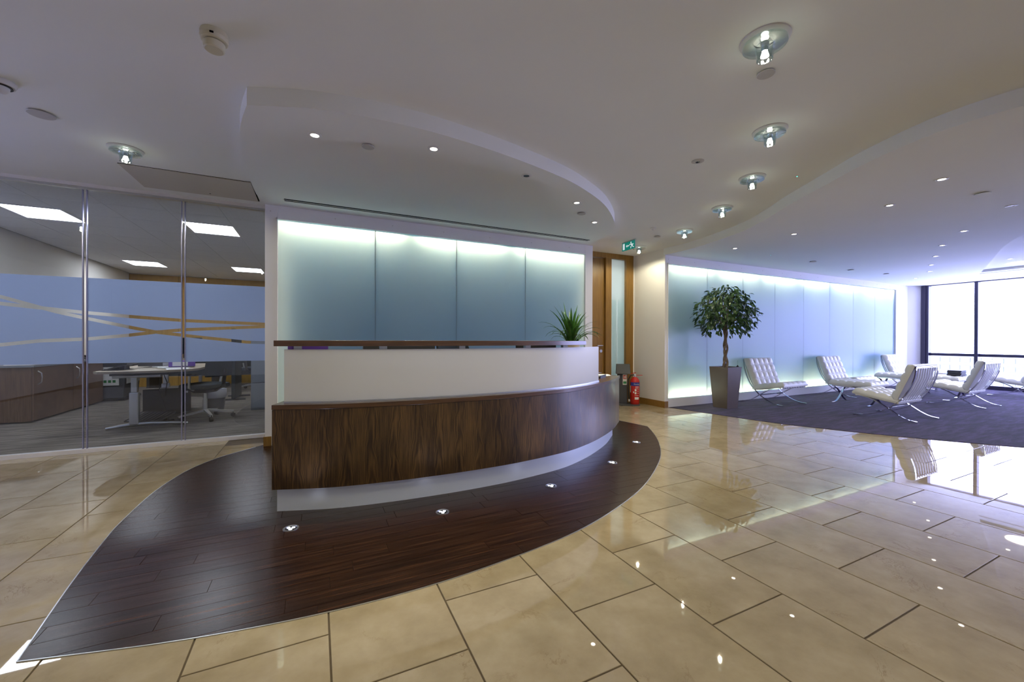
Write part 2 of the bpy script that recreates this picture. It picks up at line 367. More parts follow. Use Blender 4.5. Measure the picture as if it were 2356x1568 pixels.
# ------------------------------------------------------------------ mesh helpers
class MB:
    def __init__(s): s.v = []; s.f = []; s.uv = {}
    def add(s, vs, fs):
        o = len(s.v); s.v += [tuple(v) for v in vs]; s.f += [tuple(i+o for i in f) for f in fs]; return s
    def box(s, x0, x1, y0, y1, z0, z1):
        return s.add([(x0, y0, z0), (x1, y0, z0), (x1, y1, z0), (x0, y1, z0), (x0, y0, z1), (x1, y0, z1), (x1, y1, z1), (x0, y1, z1)],
                     [(3, 2, 1, 0), (4, 5, 6, 7), (0, 1, 5, 4), (1, 2, 6, 5), (2, 3, 7, 6), (3, 0, 4, 7)])
    def sheet(s, x0, x1, y0, y1, z0, z1):
        """pane with a front face (at y0) and four edges, open at the back"""
        s.box(x0, x1, y0, y1, z0, z1); s.f.pop(-2); return s
    def frustum(s, c, a0, a1, z0, z1, b0=None, b1=None):
        b0 = a0 if b0 is None else b0; b1 = a1 if b1 is None else b1
        x, y = c
        return s.add([(x-a0, y-b0, z0), (x+a0, y-b0, z0), (x+a0, y+b0, z0), (x-a0, y+b0, z0), (x-a1, y-b1, z1), (x+a1, y-b1, z1), (x+a1, y+b1, z1), (x-a1, y+b1, z1)],
                     [(3, 2, 1, 0), (4, 5, 6, 7), (0, 1, 5, 4), (1, 2, 6, 5), (2, 3, 7, 6), (3, 0, 4, 7)])
    def prism(s, pts, z0, z1):
        n = len(pts)
        vs = [(p[0], p[1], z0) for p in pts]+[(p[0], p[1], z1) for p in pts]
        fs = [tuple(range(n-1, -1, -1)), tuple(range(n, 2*n))]+[(i, (i+1) % n, n+(i+1) % n, n+i) for i in range(n)]
        return s.add(vs, fs)
    def lathe(s, prof, seg=24, c=(0, 0, 0), cap0=False, cap1=False):
        vs = []; fs = []; n = len(prof)
        for k in range(seg):
            a = 2*math.pi*k/seg
            for r, z in prof: vs.append((c[0]+r*math.cos(a), c[1]+r*math.sin(a), c[2]+z))
        for k in range(seg):
            k2 = (k+1) % seg
            for i in range(n-1): fs.append((k*n+i, k2*n+i, k2*n+i+1, k*n+i+1))
        if cap0: fs.append(tuple(k*n for k in range(seg-1, -1, -1)))
        if cap1: fs.append(tuple(k*n+n-1 for k in range(seg)))
        return s.add(vs, fs)
    def tube(s, pts, r, seg=8, caps=True):
        pts = [Vector(p) for p in pts]; n = len(pts)
        rs = r if isinstance(r, (list, tuple)) else [r]*n
        t = (pts[1]-pts[0]).normalized(); up = Vector((0, 0, 1)) if abs(t.z) < 0.9 else Vector((1, 0, 0))
        a = t.cross(up).normalized(); vs = []; fs = []
        for i in range(n):
            if i == 0: t = pts[1]-pts[0]
            elif i == n-1: t = pts[-1]-pts[-2]
            else: t = pts[i+1]-pts[i-1]
            t.normalize(); a = (a-t*a.dot(t)).normalized(); b = t.cross(a)
            for k in range(seg):
                q = 2*math.pi*k/seg; vs.append(pts[i]+(a*math.cos(q)+b*math.sin(q))*rs[i])
        for i in range(n-1):
            for k in range(seg): fs.append((i*seg+k, i*seg+(k+1) % seg, (i+1)*seg+(k+1) % seg, (i+1)*seg+k))
        if caps: fs += [tuple(range(seg-1, -1, -1)), tuple((n-1)*seg+k for k in range(seg))]
        return s.add(vs, fs)
    def ribbon(s, pts, x0, x1, th):
        """flat bar in the local y-z plane, width x0..x1, thickness th; pts are (y, z)"""
        n = len(pts); vs = []; fs = []
        for i in range(n):
            a = pts[max(0, i-1)]; b = pts[min(n-1, i+1)]
            ty, tz = b[0]-a[0], b[1]-a[1]; l = math.hypot(ty, tz) or 1; ny, nz = -tz/l*th/2, ty/l*th/2
            y, z = pts[i]
            vs += [(x0, y-ny, z-nz), (x1, y-ny, z-nz), (x1, y+ny, z+nz), (x0, y+ny, z+nz)]
        for i in range(n-1):
            for k in range(4): fs.append((i*4+k, i*4+(k+1) % 4, (i+1)*4+(k+1) % 4, (i+1)*4+k))
        fs += [(3, 2, 1, 0), tuple((n-1)*4+k for k in range(4))]
        return s.add(vs, fs)
    def xform(s, M):
        s.v = [tuple(M @ Vector(v)) for v in s.v]; return s
    def mesh(s, name, smooth=None):
        me = bpy.data.meshes.new(name); me.from_pydata(s.v, [], s.f); me.update()
        bm = bmesh.new(); bm.from_mesh(me); bmesh.ops.recalc_face_normals(bm, faces=bm.faces); bm.to_mesh(me); bm.free()
        if smooth is not None:
            for p in me.polygons: p.use_smooth = True
            me.set_sharp_from_angle(angle=math.radians(smooth))
        return me
    def build(s, name, mat, parent=None, smooth=None, loc=None, rotz=0.0, bevel=0.0):
        o = bpy.data.objects.new(name, s.mesh(name, smooth)); o.data.materials.append(MATS[mat]); COL.objects.link(o)
        if parent is not None: o.parent = parent
        if loc is not None: o.location = loc
        if rotz: o.rotation_euler = (0, 0, rotz)
        if bevel:
            b = o.modifiers.new('bevel', 'BEVEL'); b.width = bevel; b.segments = 2; b.limit_method = 'ANGLE'
        return o

def obj(name, me, parent=None, loc=None, rot=None):
    o = bpy.data.objects.new(name, me); COL.objects.link(o)
    if parent is not None: o.parent = parent
    if loc is not None: o.location = loc
    if rot is not None: o.rotation_euler = rot
    return o
def tag(o, label, cat=None, group=None, kind=None):
    o['label'] = label
    if cat: o['category'] = cat
    if group: o['group'] = group
    if kind: o['kind'] = kind
    return o
def struct(o, label, cat='structure'):
    o['kind'] = 'structure'; o['label'] = label; o['category'] = cat; return o
def thing(name, loc, label, cat, group=None, rotz=0.0):
    o = bpy.data.objects.new(name, None); o.empty_display_size = 0.1; COL.objects.link(o)
    o.location = loc; o.rotation_euler = (0, 0, rotz)
    return tag(o, label, cat, group)
def copy_tree(o, parent=None):
    c = o.copy(); COL.objects.link(c); c.parent = parent
    for ch in list(o.children): copy_tree(ch, c)
    return c
def spline(pts, n=8):
    """Catmull-Rom through the points"""
    P = [Vector(p) for p in pts]; P = [P[0]*2-P[1]]+P+[P[-1]*2-P[-2]]; out = []
    for i in range(1, len(P)-2):
        for k in range(n):
            t = k/n; a, b, c, d = P[i-1], P[i], P[i+1], P[i+2]
            out.append(0.5*((2*b)+(c-a)*t+(2*a-5*b+4*c-d)*t*t+(3*b-a-3*c+d)*t**3))
    out.append(P[-2]); return out
def hull(pts):
    pts = sorted(set((round(p[0], 4), round(p[1], 4)) for p in pts))
    def half(ps):
        h = []
        for p in ps:
            while len(h) > 1 and (h[-1][0]-h[-2][0])*(p[1]-h[-2][1])-(h[-1][1]-h[-2][1])*(p[0]-h[-2][0]) <= 0: h.pop()
            h.append(p)
        return h
    a = half(pts); b = half(pts[::-1]); return a[:-1]+b[:-1]
def clip_convex(poly, clip):
    out = poly
    for i in range(len(clip)):
        a, b = clip[i], clip[(i+1) % len(clip)]; src = out; out = []
        def side(p): return (b[0]-a[0])*(p[1]-a[1])-(b[1]-a[1])*(p[0]-a[0])
        for j in range(len(src)):
            p, q = src[j], src[(j+1) % len(src)]; sp, sq = side(p), side(q)
            if sp >= 0: out.append(p)
            if sp*sq < 0:
                t = sp/(sp-sq); out.append((p[0]+(q[0]-p[0])*t, p[1]+(q[1]-p[1])*t))
        if not out: return []
    return out
def inside(p, poly):
    c = False; n = len(poly)
    for i in range(n):
        a, b = poly[i], poly[(i+1) % n]
        if (a[1] > p[1]) != (b[1] > p[1]) and p[0] < (b[0]-a[0])*(p[1]-a[1])/(b[1]-a[1])+a[0]: c = not c
    return c
def project(p):
    d = Vector(p)-Vector((0, 0, CAM_H)); z = d.dot(_f)
    if z < 0.1: return None
    return (1178+F_PX*d.dot(_r)/z, 784-F_PX*d.dot(_u)/z)

# ------------------------------------------------------------------ curves of the plan
WOOD_FRONT = [(-0.93, 2.0), (-0.445, 1.88), (0.013, 1.818), (0.468, 1.812), (0.94, 1.868), (1.38, 1.96), (1.82, 2.125), (2.28, 2.36), (2.8, 2.725), (3.155, 3.04), (3.53, 3.47), (3.86, 3.94)]
WOOD_LEFT = [(-0.93, 2.0), (-1.005, 2.53), (-1.055, 3.01), (-1.07, 3.26), (-1.062, 3.8), (-0.985, 4.27), (-0.84, 4.6), (-0.655, 4.82), (-0.47, 5.0)]
_wood = [tuple(p)[:2] for p in spline([(*p, 0) for p in WOOD_FRONT])]+[(3.79, 4.42), (3.71, 4.93)]+[(-0.47, 4.93)]+[tuple(p)[:2] for p in spline([(*p, 0) for p in WOOD_LEFT])]
WOOD_POLY = hull(_wood)
CARPET_EDGE = [(5.26, 4.95), (5.36, 4.46), (5.485, 3.82), (5.62, 3.29), (5.81, 2.88), (6.0, 2.5), (6.19, 2.18), (6.4, 1.88), (6.72, 1.47), (7.4, 0.85), (8.3, 0.25), (9.6, -0.35), (11.2, -0.8), (14.0, -1.2)]
CARPET_POLY = [tuple(p)[:2] for p in spline([(*p, 0) for p in CARPET_EDGE])]+[(14.0, 4.95)]
SOFFIT_R = [tuple(p)[:2] for p in spline([(*p, 0) for p in [(-0.49, 4.93), (-0.523, 4.6), (-0.525, 4.08), (-0.505, 3.63), (-0.473, 3.32), (-0.43, 3.09), (-0.376, 2.885)]], 5)] \
    + [tuple(p)[:2] for p in spline([(*p, 0) for p in [(-0.376, 2.885), (-0.066, 2.764), (0.18, 2.715), (0.434, 2.695), (0.722, 2.703), (1.053, 2.748), (1.449, 2.831), (1.944, 2.975), (2.3, 3.135), (2.682, 3.361), (3.057, 3.675), (3.305, 3.948), (3.512, 4.308), (3.64, 4.93)]], 6)][1:]
SOFFIT_L = [tuple(p)[:2] for p in spline([(*p, 0) for p in [(5.16, 4.93), (5.17, 4.33), (4.96, 3.466), (4.69, 2.957), (4.468, 2.632), (4.278, 2.316), (4.13, 2.055), (3.992, 1.827), (3.9, 1.641), (3.79, 1.345), (3.757, 1.121), (3.79, 0.847), (3.95, 0.45), (4.35, -0.1), (5.0, -0.7), (6.0, -1.3), (7.6, -1.9), (10.0, -2.5), (13.95, -3.0)]], 6)] + [(13.95, 4.93)]
RECESS = [tuple(p)[:2] for p in spline([(*p, 0) for p in [(12.22, 3.27), (11.4, 2.99), (10.64, 2.73), (9.9, 2.48), (9.1, 2.2), (8.4, 1.87), (7.9, 1.45), (7.75, 0.9), (8.2, 0.3), (9.4, -0.3), (10.8, -0.7), (12.22, -0.9)]], 5)]

# ------------------------------------------------------------------ floors
floor = struct(MB().box(-5.2, 14.2, -4.2, 5.75, -0.12, -0.004).build('floor', 'grout'), 'polished beige marble tile floor of the reception hall', 'floor')
TA, TB = 0.4528, 0.5958
tiles = []
for u in range(-14, 19):
    x0 = 0.4528*u+0.9523
    for v in range(-14, 14):
        if (v+u) % 2 == 0: continue
        y0 = 0.2979*v+2.2773
        if x0 < -5.1 or x0 > 8.9 or y0 < -1.6 or y0 > 5.6: continue
        cor = [(x0, y0), (x0+TA, y0), (x0+TA, y0+TB), (x0, y0+TB), (x0+TA/2, y0+TB/2)]
        if all(inside(c, WOOD_POLY) for c in cor) or all(inside(c, CARPET_POLY) for c in cor): continue
        if y0 > Y_GLASS and x0+TA < 3.7: continue
        y1 = y0+TB
        if x0+TA < -0.45: y1 = min(y1, Y_GLASS-0.02)
        elif x0+TA < 3.75: y1 = min(y1, 5.1)
        else: y1 = min(y1, Y_DOOR)
        if y1-y0 < 0.02: continue
        q = project((x0+TA/2, (y0+y1)/2, 0))
        vis = q is not None and -120 < q[0] < 2476 and -100 < q[1] < 1720
        tiles.append((not vis, math.hypot(x0, y0), x0, y0, y1))
tiles.sort()
std = None
rest = MB()
for i, (hid, _, x0, y0, y1) in enumerate(tiles):
    g = 0.0033
    if i < 290:
        if abs(y1-y0-TB) < 1e-6:
            if std is None:
                b = MB(); e = 0.0012
                b.add([(-TA/2+g, -TB/2+g, -0.012), (TA/2-g, -TB/2+g, -0.012), (TA/2-g, TB/2-g, -0.012), (-TA/2+g, TB/2-g, -0.012),
                       (-TA/2+g, -TB/2+g, -e), (TA/2-g, -TB/2+g, -e), (TA/2-g, TB/2-g, -e), (-TA/2+g, TB/2-g, -e),
                       (-TA/2+g+e, -TB/2+g+e, 0), (TA/2-g-e, -TB/2+g+e, 0), (TA/2-g-e, TB/2-g-e, 0), (-TA/2+g+e, TB/2-g-e, 0)],
                      [(8, 9, 10, 11)]+[(a, (a+1) % 4, 4+(a+1) % 4, 4+a) for a in range(4)]+[(4+a, 4+(a+1) % 4, 8+(a+1) % 4, 8+a) for a in range(4)])
                std = b.mesh('tile'); std.materials.append(MATS['marble'])
            obj('tile', std, floor, (x0+TA/2, y0+TB/2, 0))
        else:
            hx, hy = TA/2-g, (y1-y0)/2-g
            MB().box(-hx, hx, -hy, hy, -0.012, 0).build('tile', 'marble', floor, loc=(x0+TA/2, (y0+y1)/2, 0))
    else:
        rest.box(x0+g, x0+TA-g, y0+g, y1-g, -0.012, 0)
if rest.v:
    o = rest.build('tile_field', 'marble', floor); o['kind'] = 'stuff'

# dark plank inlay around the desk
inlay = struct(MB().prism(WOOD_POLY, -0.003, 0.001).build('floor_wood_inlay', 'seam_brown'), 'dark brown plank inlay with pointed ends around the reception desk', 'floor')
edge = MB(); n = len(WOOD_POLY)
for i in range(n):
    a, b = Vector((*WOOD_POLY[i], 0)), Vector((*WOOD_POLY[(i+1) % n], 0))
    if a.y > 4.9 and b.y > 4.9: continue
    t = (b-a).normalized(); nn = Vector((t.y, -t.x, 0))*0.0020
    edge.add([(a-nn).to_tuple(), (b-nn).to_tuple(), (b+nn).to_tuple(), (a+nn).to_tuple()]+[((a-nn)+Vector((0, 0, 0.0034))).to_tuple(), ((b-nn)+Vector((0, 0, 0.0034))).to_tuple(), ((b+nn)+Vector((0, 0, 0.0034))).to_tuple(), ((a+nn)+Vector((0, 0, 0.0034))).to_tuple()],
             [(4, 5, 6, 7), (0, 1, 5, 4), (2, 3, 7, 6), (1, 2, 6, 5), (3, 0, 4, 7)])
edge.build('edge_trim', 'brushed_steel', inlay)
PW = 0.102
row = 0
y = 1.78
rp = random.Random(3)
while y < 5.0:
    x = -1.5-rp.random()*0.9
    while x < 4.1:
        L = rp.choice((0.62, 0.78, 0.94, 1.1))
        g = 0.0011
        q = clip_convex([(x+g, y+g), (x+L-g, y+g), (x+L-g, y+PW-g), (x+g, y+PW-g)], WOOD_POLY)
        if len(q) >= 3:
            cx, cy = sum(p[0] for p in q)/len(q), sum(p[1] for p in q)/len(q)
            ar = abs(sum(q[i][0]*q[(i+1) % len(q)][1]-q[(i+1) % len(q)][0]*q[i][1] for i in range(len(q))))/2
            if ar > 0.0006:
                MB().prism([(p[0]-cx, p[1]-cy) for p in q], 0.0, 0.0024).build('plank', 'plank_wood', inlay, loc=(cx, cy, 0))
        x += L
    y += PW

struct(MB().prism(CARPET_POLY, -0.003, 0.004).build('floor_carpet', 'carpet_purple'), 'mottled purple fitted carpet of the lounge with a curved edge', 'carpet')
struct(MB().box(-4.0, 0.65, Y_GLASS, 12.3, -0.12, 0.0).build('floor_office', 'carpet_grey'), 'streaky grey brown carpet of the office behind the glass partition', 'carpet')

# ------------------------------------------------------------------ ceilings
struct(MB().box(-5.2, 14.2, -4.2, 5.75, Z_MAIN, Z_MAIN+0.1).build('ceiling', 'ceiling_paint'), 'plain painted main ceiling of the reception hall', 'ceiling')
struct(MB().prism(SOFFIT_R, Z_SOF, Z_MAIN).build('ceiling_soffit_reception', 'ceiling_paint', smooth=25), 'dropped curved ceiling canopy over the reception desk', 'ceiling')
def holed(name, outer, hole, z0, z1, mat):
    bm = bmesh.new()
    def ring(pts, z):
        vs = [bm.verts.new((p[0], p[1], z)) for p in pts]; return vs, [bm.edges.new((vs[i], vs[(i+1) % len(vs)])) for i in range(len(vs))]
    lo, le = ring(outer, z0); li, ie = ring(hole, z0)
    bmesh.ops.triangle_fill(bm, use_beauty=True, use_dissolve=False, edges=le+ie)
    hi, he = ring(outer, z1); ki, ke = ring(hole, z1)
    for a, b in ((lo, hi), (li, ki)):
        for i in range(len(a)): bm.faces.new((a[i], a[(i+1) % len(a)], b[(i+1) % len(a)], b[i]))
    bmesh.ops.recalc_face_normals(bm, faces=bm.faces)
    me = bpy.data.meshes.new(name); bm.to_mesh(me); bm.free(); me.materials.append(MATS[mat])
    return obj(name, me)
struct(holed('ceiling_soffit_lounge', SOFFIT_L, RECESS, Z_SOF, Z_MAIN, 'ceiling_paint'), 'dropped lounge ceiling with a wavy edge and a curved recess', 'ceiling')
struct(MB().prism(RECESS, 2.565, 2.58).build('ceiling_recess', 'ceiling_paint'), 'shallow curved recess panel in the lounge ceiling', 'ceiling')
oc = struct(MB().box(-4.0, 0.65, Y_GLASS, 12.3, 2.62, 2.7).build('ceiling_office', 'seam_dark'), 'white tile grid ceiling of the office behind glass', 'ceiling')
OL = [(-2.93, 6.78), (-1.26, 6.73), (-3.05, 10.42), (-1.32, 10.37)]
ct = None
for i in range(8):
    for j in range(12):
        cx, cy = -3.82+0.565*i+0.28, 5.42+0.6*j+0.3
        if any(abs(cx-a) < 0.45 and abs(cy-b) < 0.5 for a, b in OL): pass
        if ct is None:
            ct = MB().box(-0.280, 0.280, -0.2975, 0.2975, 0, 0.012).mesh('ceiling_tile'); ct.materials.append(MATS['office_tile'])
        obj('ceiling_tile', ct, oc, (cx, cy, 2.61))

# ------------------------------------------------------------------ walls
struct(MB().box(-5.2, -5.1, -4.2, Y_GLASS, 0, Z_MAIN).build('wall_left', 'paint'), 'plain white wall at the far left of the hall', 'wall')
struct(MB().box(-5.2, 14.2, -4.2, -4.1, 0, Z_MAIN).build('wall_front', 'paint'), 'plain white wall behind the entrance side', 'wall')

# glass partition to the office
wg = struct(MB().box(-5.1, -0.48, Y_GLASS-0.03, Y_GLASS+0.03, 0, 0.038).build('wall_glass', 'frame_white'), 'full height clear glass office partition with blue frosted band', 'glass wall')
MB().box(-5.1, -0.48, Y_GLASS-0.03, Y_GLASS+0.03, 2.598, Z_MAIN).build('top_rail', 'frame_white', wg)
MB().box(-5.1, -0.48, Y_GLASS-0.018, Y_GLASS+0.018, 2.575, 2.598).build('head_profile', 'aluminium', wg)
joints = [-0.5-0.77*k for k in range(7)]
for k in range(6):
    a, b = joints[k+1]+0.008, joints[k]-0.008
    MB().box(a, b, Y_GLASS-0.005, Y_GLASS+0.005, 0.038, 2.58).build('glass_pane', 'clear_glass', wg)
    if k:
        for s in (-1, 1):
            MB().box(joints[k]+s*0.0145-0.0035, joints[k]+s*0.0145+0.0035, Y_GLASS-0.011, Y_GLASS+0.011, 0.038, 2.58).build('joint_strip', 'joint_profile', wg)
# blue film with three clear crossing stripes
def interp(pts, x):
    for i in range(len(pts)-1):
        if pts[i][0] <= x <= pts[i+1][0]:
            t = (x-pts[i][0])/(pts[i+1][0]-pts[i][0]); return pts[i][1]+(pts[i+1][1]-pts[i][1])*t
    return pts[0][1] if x < pts[0][0] else pts[-1][1]
S1 = [(-5.1, 1.60), (-2.61, 1.437), (-2.04, 1.372), (-1.72, 1.344), (-1.27, 1.312), (-0.5, 1.287)]
S2 = [(-5.1, 1.78), (-2.61, 1.50), (-2.25, 1.375), (-2.04, 1.318), (-1.72, 1.237), (-1.49, 1.185), (-1.27, 1.154), (-0.7, 1.082), (-0.5, 1.076)]
S3 = [(-5.1, 0.88), (-2.61, 1.058), (-2.36, 1.095), (-2.04, 1.112), (-1.72, 1.152), (-1.49, 1.188), (-1.27, 1.214), (-0.5, 1.262)]
for k in range(6):
    f = MB(); a, b = joints[k+1]+0.012, joints[k]-0.012; n = 40
    for i in range(n):
        xa, xb = a+(b-a)*i/n, a+(b-a)*(i+1)/n
        def cuts(x):
            c = []
            for S in (S1, S2, S3): zc = interp(S, x); c.append((zc-0.0165, zc+0.0165))
            return c
        ca, cb = cuts(xa), cuts(xb)
        order = sorted(range(3), key=lambda q: ca[q][0]+cb[q][0])
        la, lb = 0.872, 0.872
        for q in order:
            ha, hb = max(la, ca[q][0]), max(lb, cb[q][0])
            if ha-la > 1e-4 or hb-lb > 1e-4:
                f.add([(xa, 0, la), (xb, 0, lb), (xb, 0, hb), (xa, 0, ha)], [(0, 1, 2, 3)])
            la, lb = max(la, ca[q][1]), max(lb, cb[q][1])
        f.add([(xa, 0, la), (xb, 0, lb), (xb, 0, 1.715), (xa, 0, 1.715)], [(0, 1, 2, 3)])
    f.build('frosted_film', 'film', wg, loc=(0, Y_GLASS+0.0065, 0))

def lightbox(name, x0, x1, panels, left, right, zb, label, tubes, bottom=False, side_tubes=False):
    """white frame, frosted panels with thin joints, lamps in a shallow white box behind"""
    Y = Y_WALL
    w = struct(MB().box(left, right, Y+0.16, Y+0.20, 0, Z_MAIN).build(name, 'cavity_back'), label, 'wall')
    fr = MB(); fr.box(left, x0, Y-0.018, Y+0.16, 0, Z_SOF).build('side_frame', 'frame_white', w, bevel=0.003)
    MB().box(x1, right, Y-0.018, Y+0.16, 0, Z_SOF).build('side_frame', 'frame_white', w, bevel=0.003)
    MB().box(x0, x1, Y-0.018, Y+0.02, 2.38, Z_SOF).build('top_frame', 'frame_white', w)
    MB().box(x0, x1, Y+0.02, Y+0.16, 2.44, Z_SOF).build('box_top', 'cavity_white', w)
    MB().box(x0, x1, Y-0.018, Y+0.02, 0, zb).build('plinth', 'frame_white', w)
    MB().box(x0, x1, Y+0.02, Y+0.16, 0, zb-0.05).build('box_base', 'cavity_white', w)
    MB().box(x0-0.012, x0, Y-0.030, Y-0.016, zb, 2.392).build('bead', 'frame_white', w)
    MB().box(x1, x1+0.012, Y-0.030, Y-0.016, zb, 2.392).build('bead', 'frame_white', w)
    MB().box(x0-0.012, x1+0.012, Y-0.030, Y-0.016, 2.38, 2.392).build('bead', 'frame_white', w)
    pw = (x1-x0)/panels
    for k in range(panels):
        MB().sheet(x0+k*pw+0.0015, x0+(k+1)*pw-0.0015, Y, Y+0.008, zb-0.01, 2.395).build('frosted_panel', 'panel_glass', w)
        if k: MB().box(x0+k*pw-0.0035, x0+k*pw+0.0035, Y+0.001, Y+0.012, zb, 2.38).build('panel_joint', 'seam_dark', w)
    for a, b in tubes:
        MB().tube([(a, Y+0.060, 2.408), (b, Y+0.060, 2.408)], 0.013, 8).build('fluorescent_tube', 'tube_hot', w)
        if bottom:
            MB().tube([(a, Y+0.060, zb-0.025), (b, Y+0.060, zb-0.025)], 0.013, 8).build('fluorescent_tube', 'tube_hot', w)
    if side_tubes:
        for xx in (x0+0.006, x1-0.006):
            MB().tube([(xx, Y+0.10, zb+0.05), (xx, Y+0.10, 2.33)], 0.013, 8).build('fluorescent_tube', 'tube_side', w)
    sc_me = MB().lathe([(0.006, 0), (0.006, 0.003), (0.0, 0.003)], 8).xform(Matrix.Rotation(math.radians(90), 4, 'X')).mesh('screw')
    sc_me.materials.append(MATS['disc_plate'])
    k = left+0.05
    while k < right:
        obj('screw', sc_me, w, (k, Y-0.0175, 2.455)); k += 0.62
    return w
wf = lightbox('wall_feature', -0.365, 3.57, 4, -0.48, 3.71, 0.15, 'white framed feature wall of four backlit frosted panels behind the desk',
              [(-0.33, 0.93), (1.13, 2.27), (2.45, 3.55)], side_tubes=True)
wl = lightbox('wall_lounge', 5.245, 12.975, 8, 5.2, 13.12, 0.145, 'long lounge wall of eight backlit frosted panels',
              [(5.3+1.23*k, 5.3+1.23*k+1.06) for k in range(6)]+[(12.66, 12.95)], bottom=True)
struct(MB().box(-0.48, -0.44, Y_WALL+0.16, 5.5, 0, Z_MAIN).build('wall_return', 'paint'), 'narrow white return between glass partition and feature wall', 'wall')
struct(MB().box(-0.492, -0.42, Y_WALL-0.026, Y_GLASS-0.03, 0, 0.10).build('baseboard_return', 'oak'), 'short oak baseboard beside the desk at the feature wall corner', 'baseboard')
struct(MB().box(3.67, 3.71, Y_WALL+0.16, Y_DOOR+0.1, 0, Z_MAIN).build('wall_corridor_left', 'paint'), 'white side wall of the door recess behind the feature wall', 'wall')
struct(MB().box(5.18, 5.2, Y_WALL-0.016, Y_DOOR+0.1, 0, Z_MAIN).box(5.15, 5.18, Y_DOOR-0.02, Y_DOOR+0.1, 0, Z_MAIN).build('wall_corridor_right', 'paint'), 'white side wall between the oak door and the lounge', 'wall')
bb = MB().box(5.165, 5.18, Y_WALL-0.016, Y_DOOR-0.02, 0, 0.105).box(5.165, 5.245, Y_WALL-0.034, Y_WALL-0.016, 0, 0.105)
struct(bb.build('baseboard_corridor', 'oak'), 'oak baseboard along the white wall by the extinguisher', 'baseboard')
struct(MB().prism([(13.12, Y_WALL), (13.66, Y_WALL), (13.95, 4.76), (14.2, 4.76), (14.2, Y_WALL+0.22), (13.12, Y_WALL+0.22)], 0, Z_MAIN).build('wall_right', 'paint'), 'white pier between the lounge wall and the windows', 'wall')
struct(MB().box(-0.3, 0.65, 5.32, 5.42, 0, Z_MAIN).box(-0.46, 3.7, 5.42, 5.5, 0, Z_MAIN).build('wall_behind_feature', 'paint'), 'plain partition hidden behind the feature wall', 'wall')
struct(MB().box(5.2, 14.2, 5.16, 5.24, 0, Z_MAIN).build('wall_behind_lounge', 'paint'), 'plain partition hidden behind the lounge wall', 'wall')
# door recess
dr = struct(MB().box(3.71, 5.15, Y_DOOR-0.03, Y_DOOR+0.09, 2.545, Z_MAIN).build('door_1', 'oak'), 'oak door with steel lever handle and frosted sidelight', 'door')
MB().box(4.53, 4.655, Y_DOOR-0.03, Y_DOOR+0.09, 0, 2.545).build('door_frame', 'oak', dr, bevel=0.003)
MB().box(4.985, 5.15, Y_DOOR-0.03, Y_DOOR+0.09, 0, 2.545).build('door_frame', 'oak', dr, bevel=0.003)
MB().box(3.71, 3.76, Y_DOOR-0.03, Y_DOOR+0.09, 0, 2.545).build('door_frame', 'oak', dr)
MB().box(3.765, 4.525, Y_DOOR+0.015, Y_DOOR+0.06, 0.01, 2.535).build('door_leaf', 'oak', dr)
MB().box(4.655, 4.985, Y_DOOR-0.02, Y_DOOR+0.06, 0, 0.10).build('sill', 'oak', dr)
MB().sheet(4.655, 4.985, Y_DOOR+0.02, Y_DOOR+0.03, 0.10, 2.545).build('sidelight_pane', 'film_light', dr)
for a, b in ((4.672, 4.692), (4.705, 4.80), (4.83, 4.975)):
    MB().sheet(a, b, Y_DOOR+0.016, Y_DOOR+0.0185, 0.14, 1.83).build('film_stripe', 'film_light', dr)
h = MB().tube([(4.46, Y_DOOR+0.015, 1.02), (4.46, Y_DOOR-0.04, 1.02), (4.34, Y_DOOR-0.045, 1.02)], 0.0095, 10)
h.build('lever_handle', 'brushed_steel', dr, smooth=40)
MB().lathe([(0, 0), (0.026, 0), (0.026, 0.008), (0, 0.008)], 16).xform(Matrix.Translation((4.46, Y_DOOR+0.015, 0.925)) @ Matrix.Rotation(math.radians(90), 4, 'X')).build('keyhole_plate', 'brushed_steel', dr)
# bright room behind the sidelight
struct(MB().box(3.6, 6.2, 7.6, 7.7, 0, 2.7).box(3.5, 3.6, 5.75, 7.7, 0, 2.7).box(6.1, 6.2, 5.75, 7.7, 0, 2.7).box(3.5, 6.2, 5.65, 7.7, 2.66, 2.75).box(3.5, 6.2, 5.75, 7.7, -0.1, 0).box(5.12, 6.2, 5.65, 5.75, 0, 2.7)
       .build('wall_side_room', 'paint'), 'pale room seen through the frosted sidelight', 'wall')
def area(name, loc, rot, sx, sy, w, c, parent=None):
    l = bpy.data.lights.new(name, 'AREA'); l.shape = 'RECTANGLE'; l.size = sx; l.size_y = sy; l.energy = w; l.color = c
    o = bpy.data.objects.new(name, l); COL.objects.link(o); o.location = loc; o.rotation_euler = rot
    if parent: o.parent = parent
    return o
t = thing('ceiling_lamp', (4.8, 6.7, 2.66), 'flat ceiling lamp in the room behind the oak door', 'lamp')
MB().box(-0.3, 0.3, -0.3, 0.3, -0.02, 0).build('diffuser', 'office_hot', t)

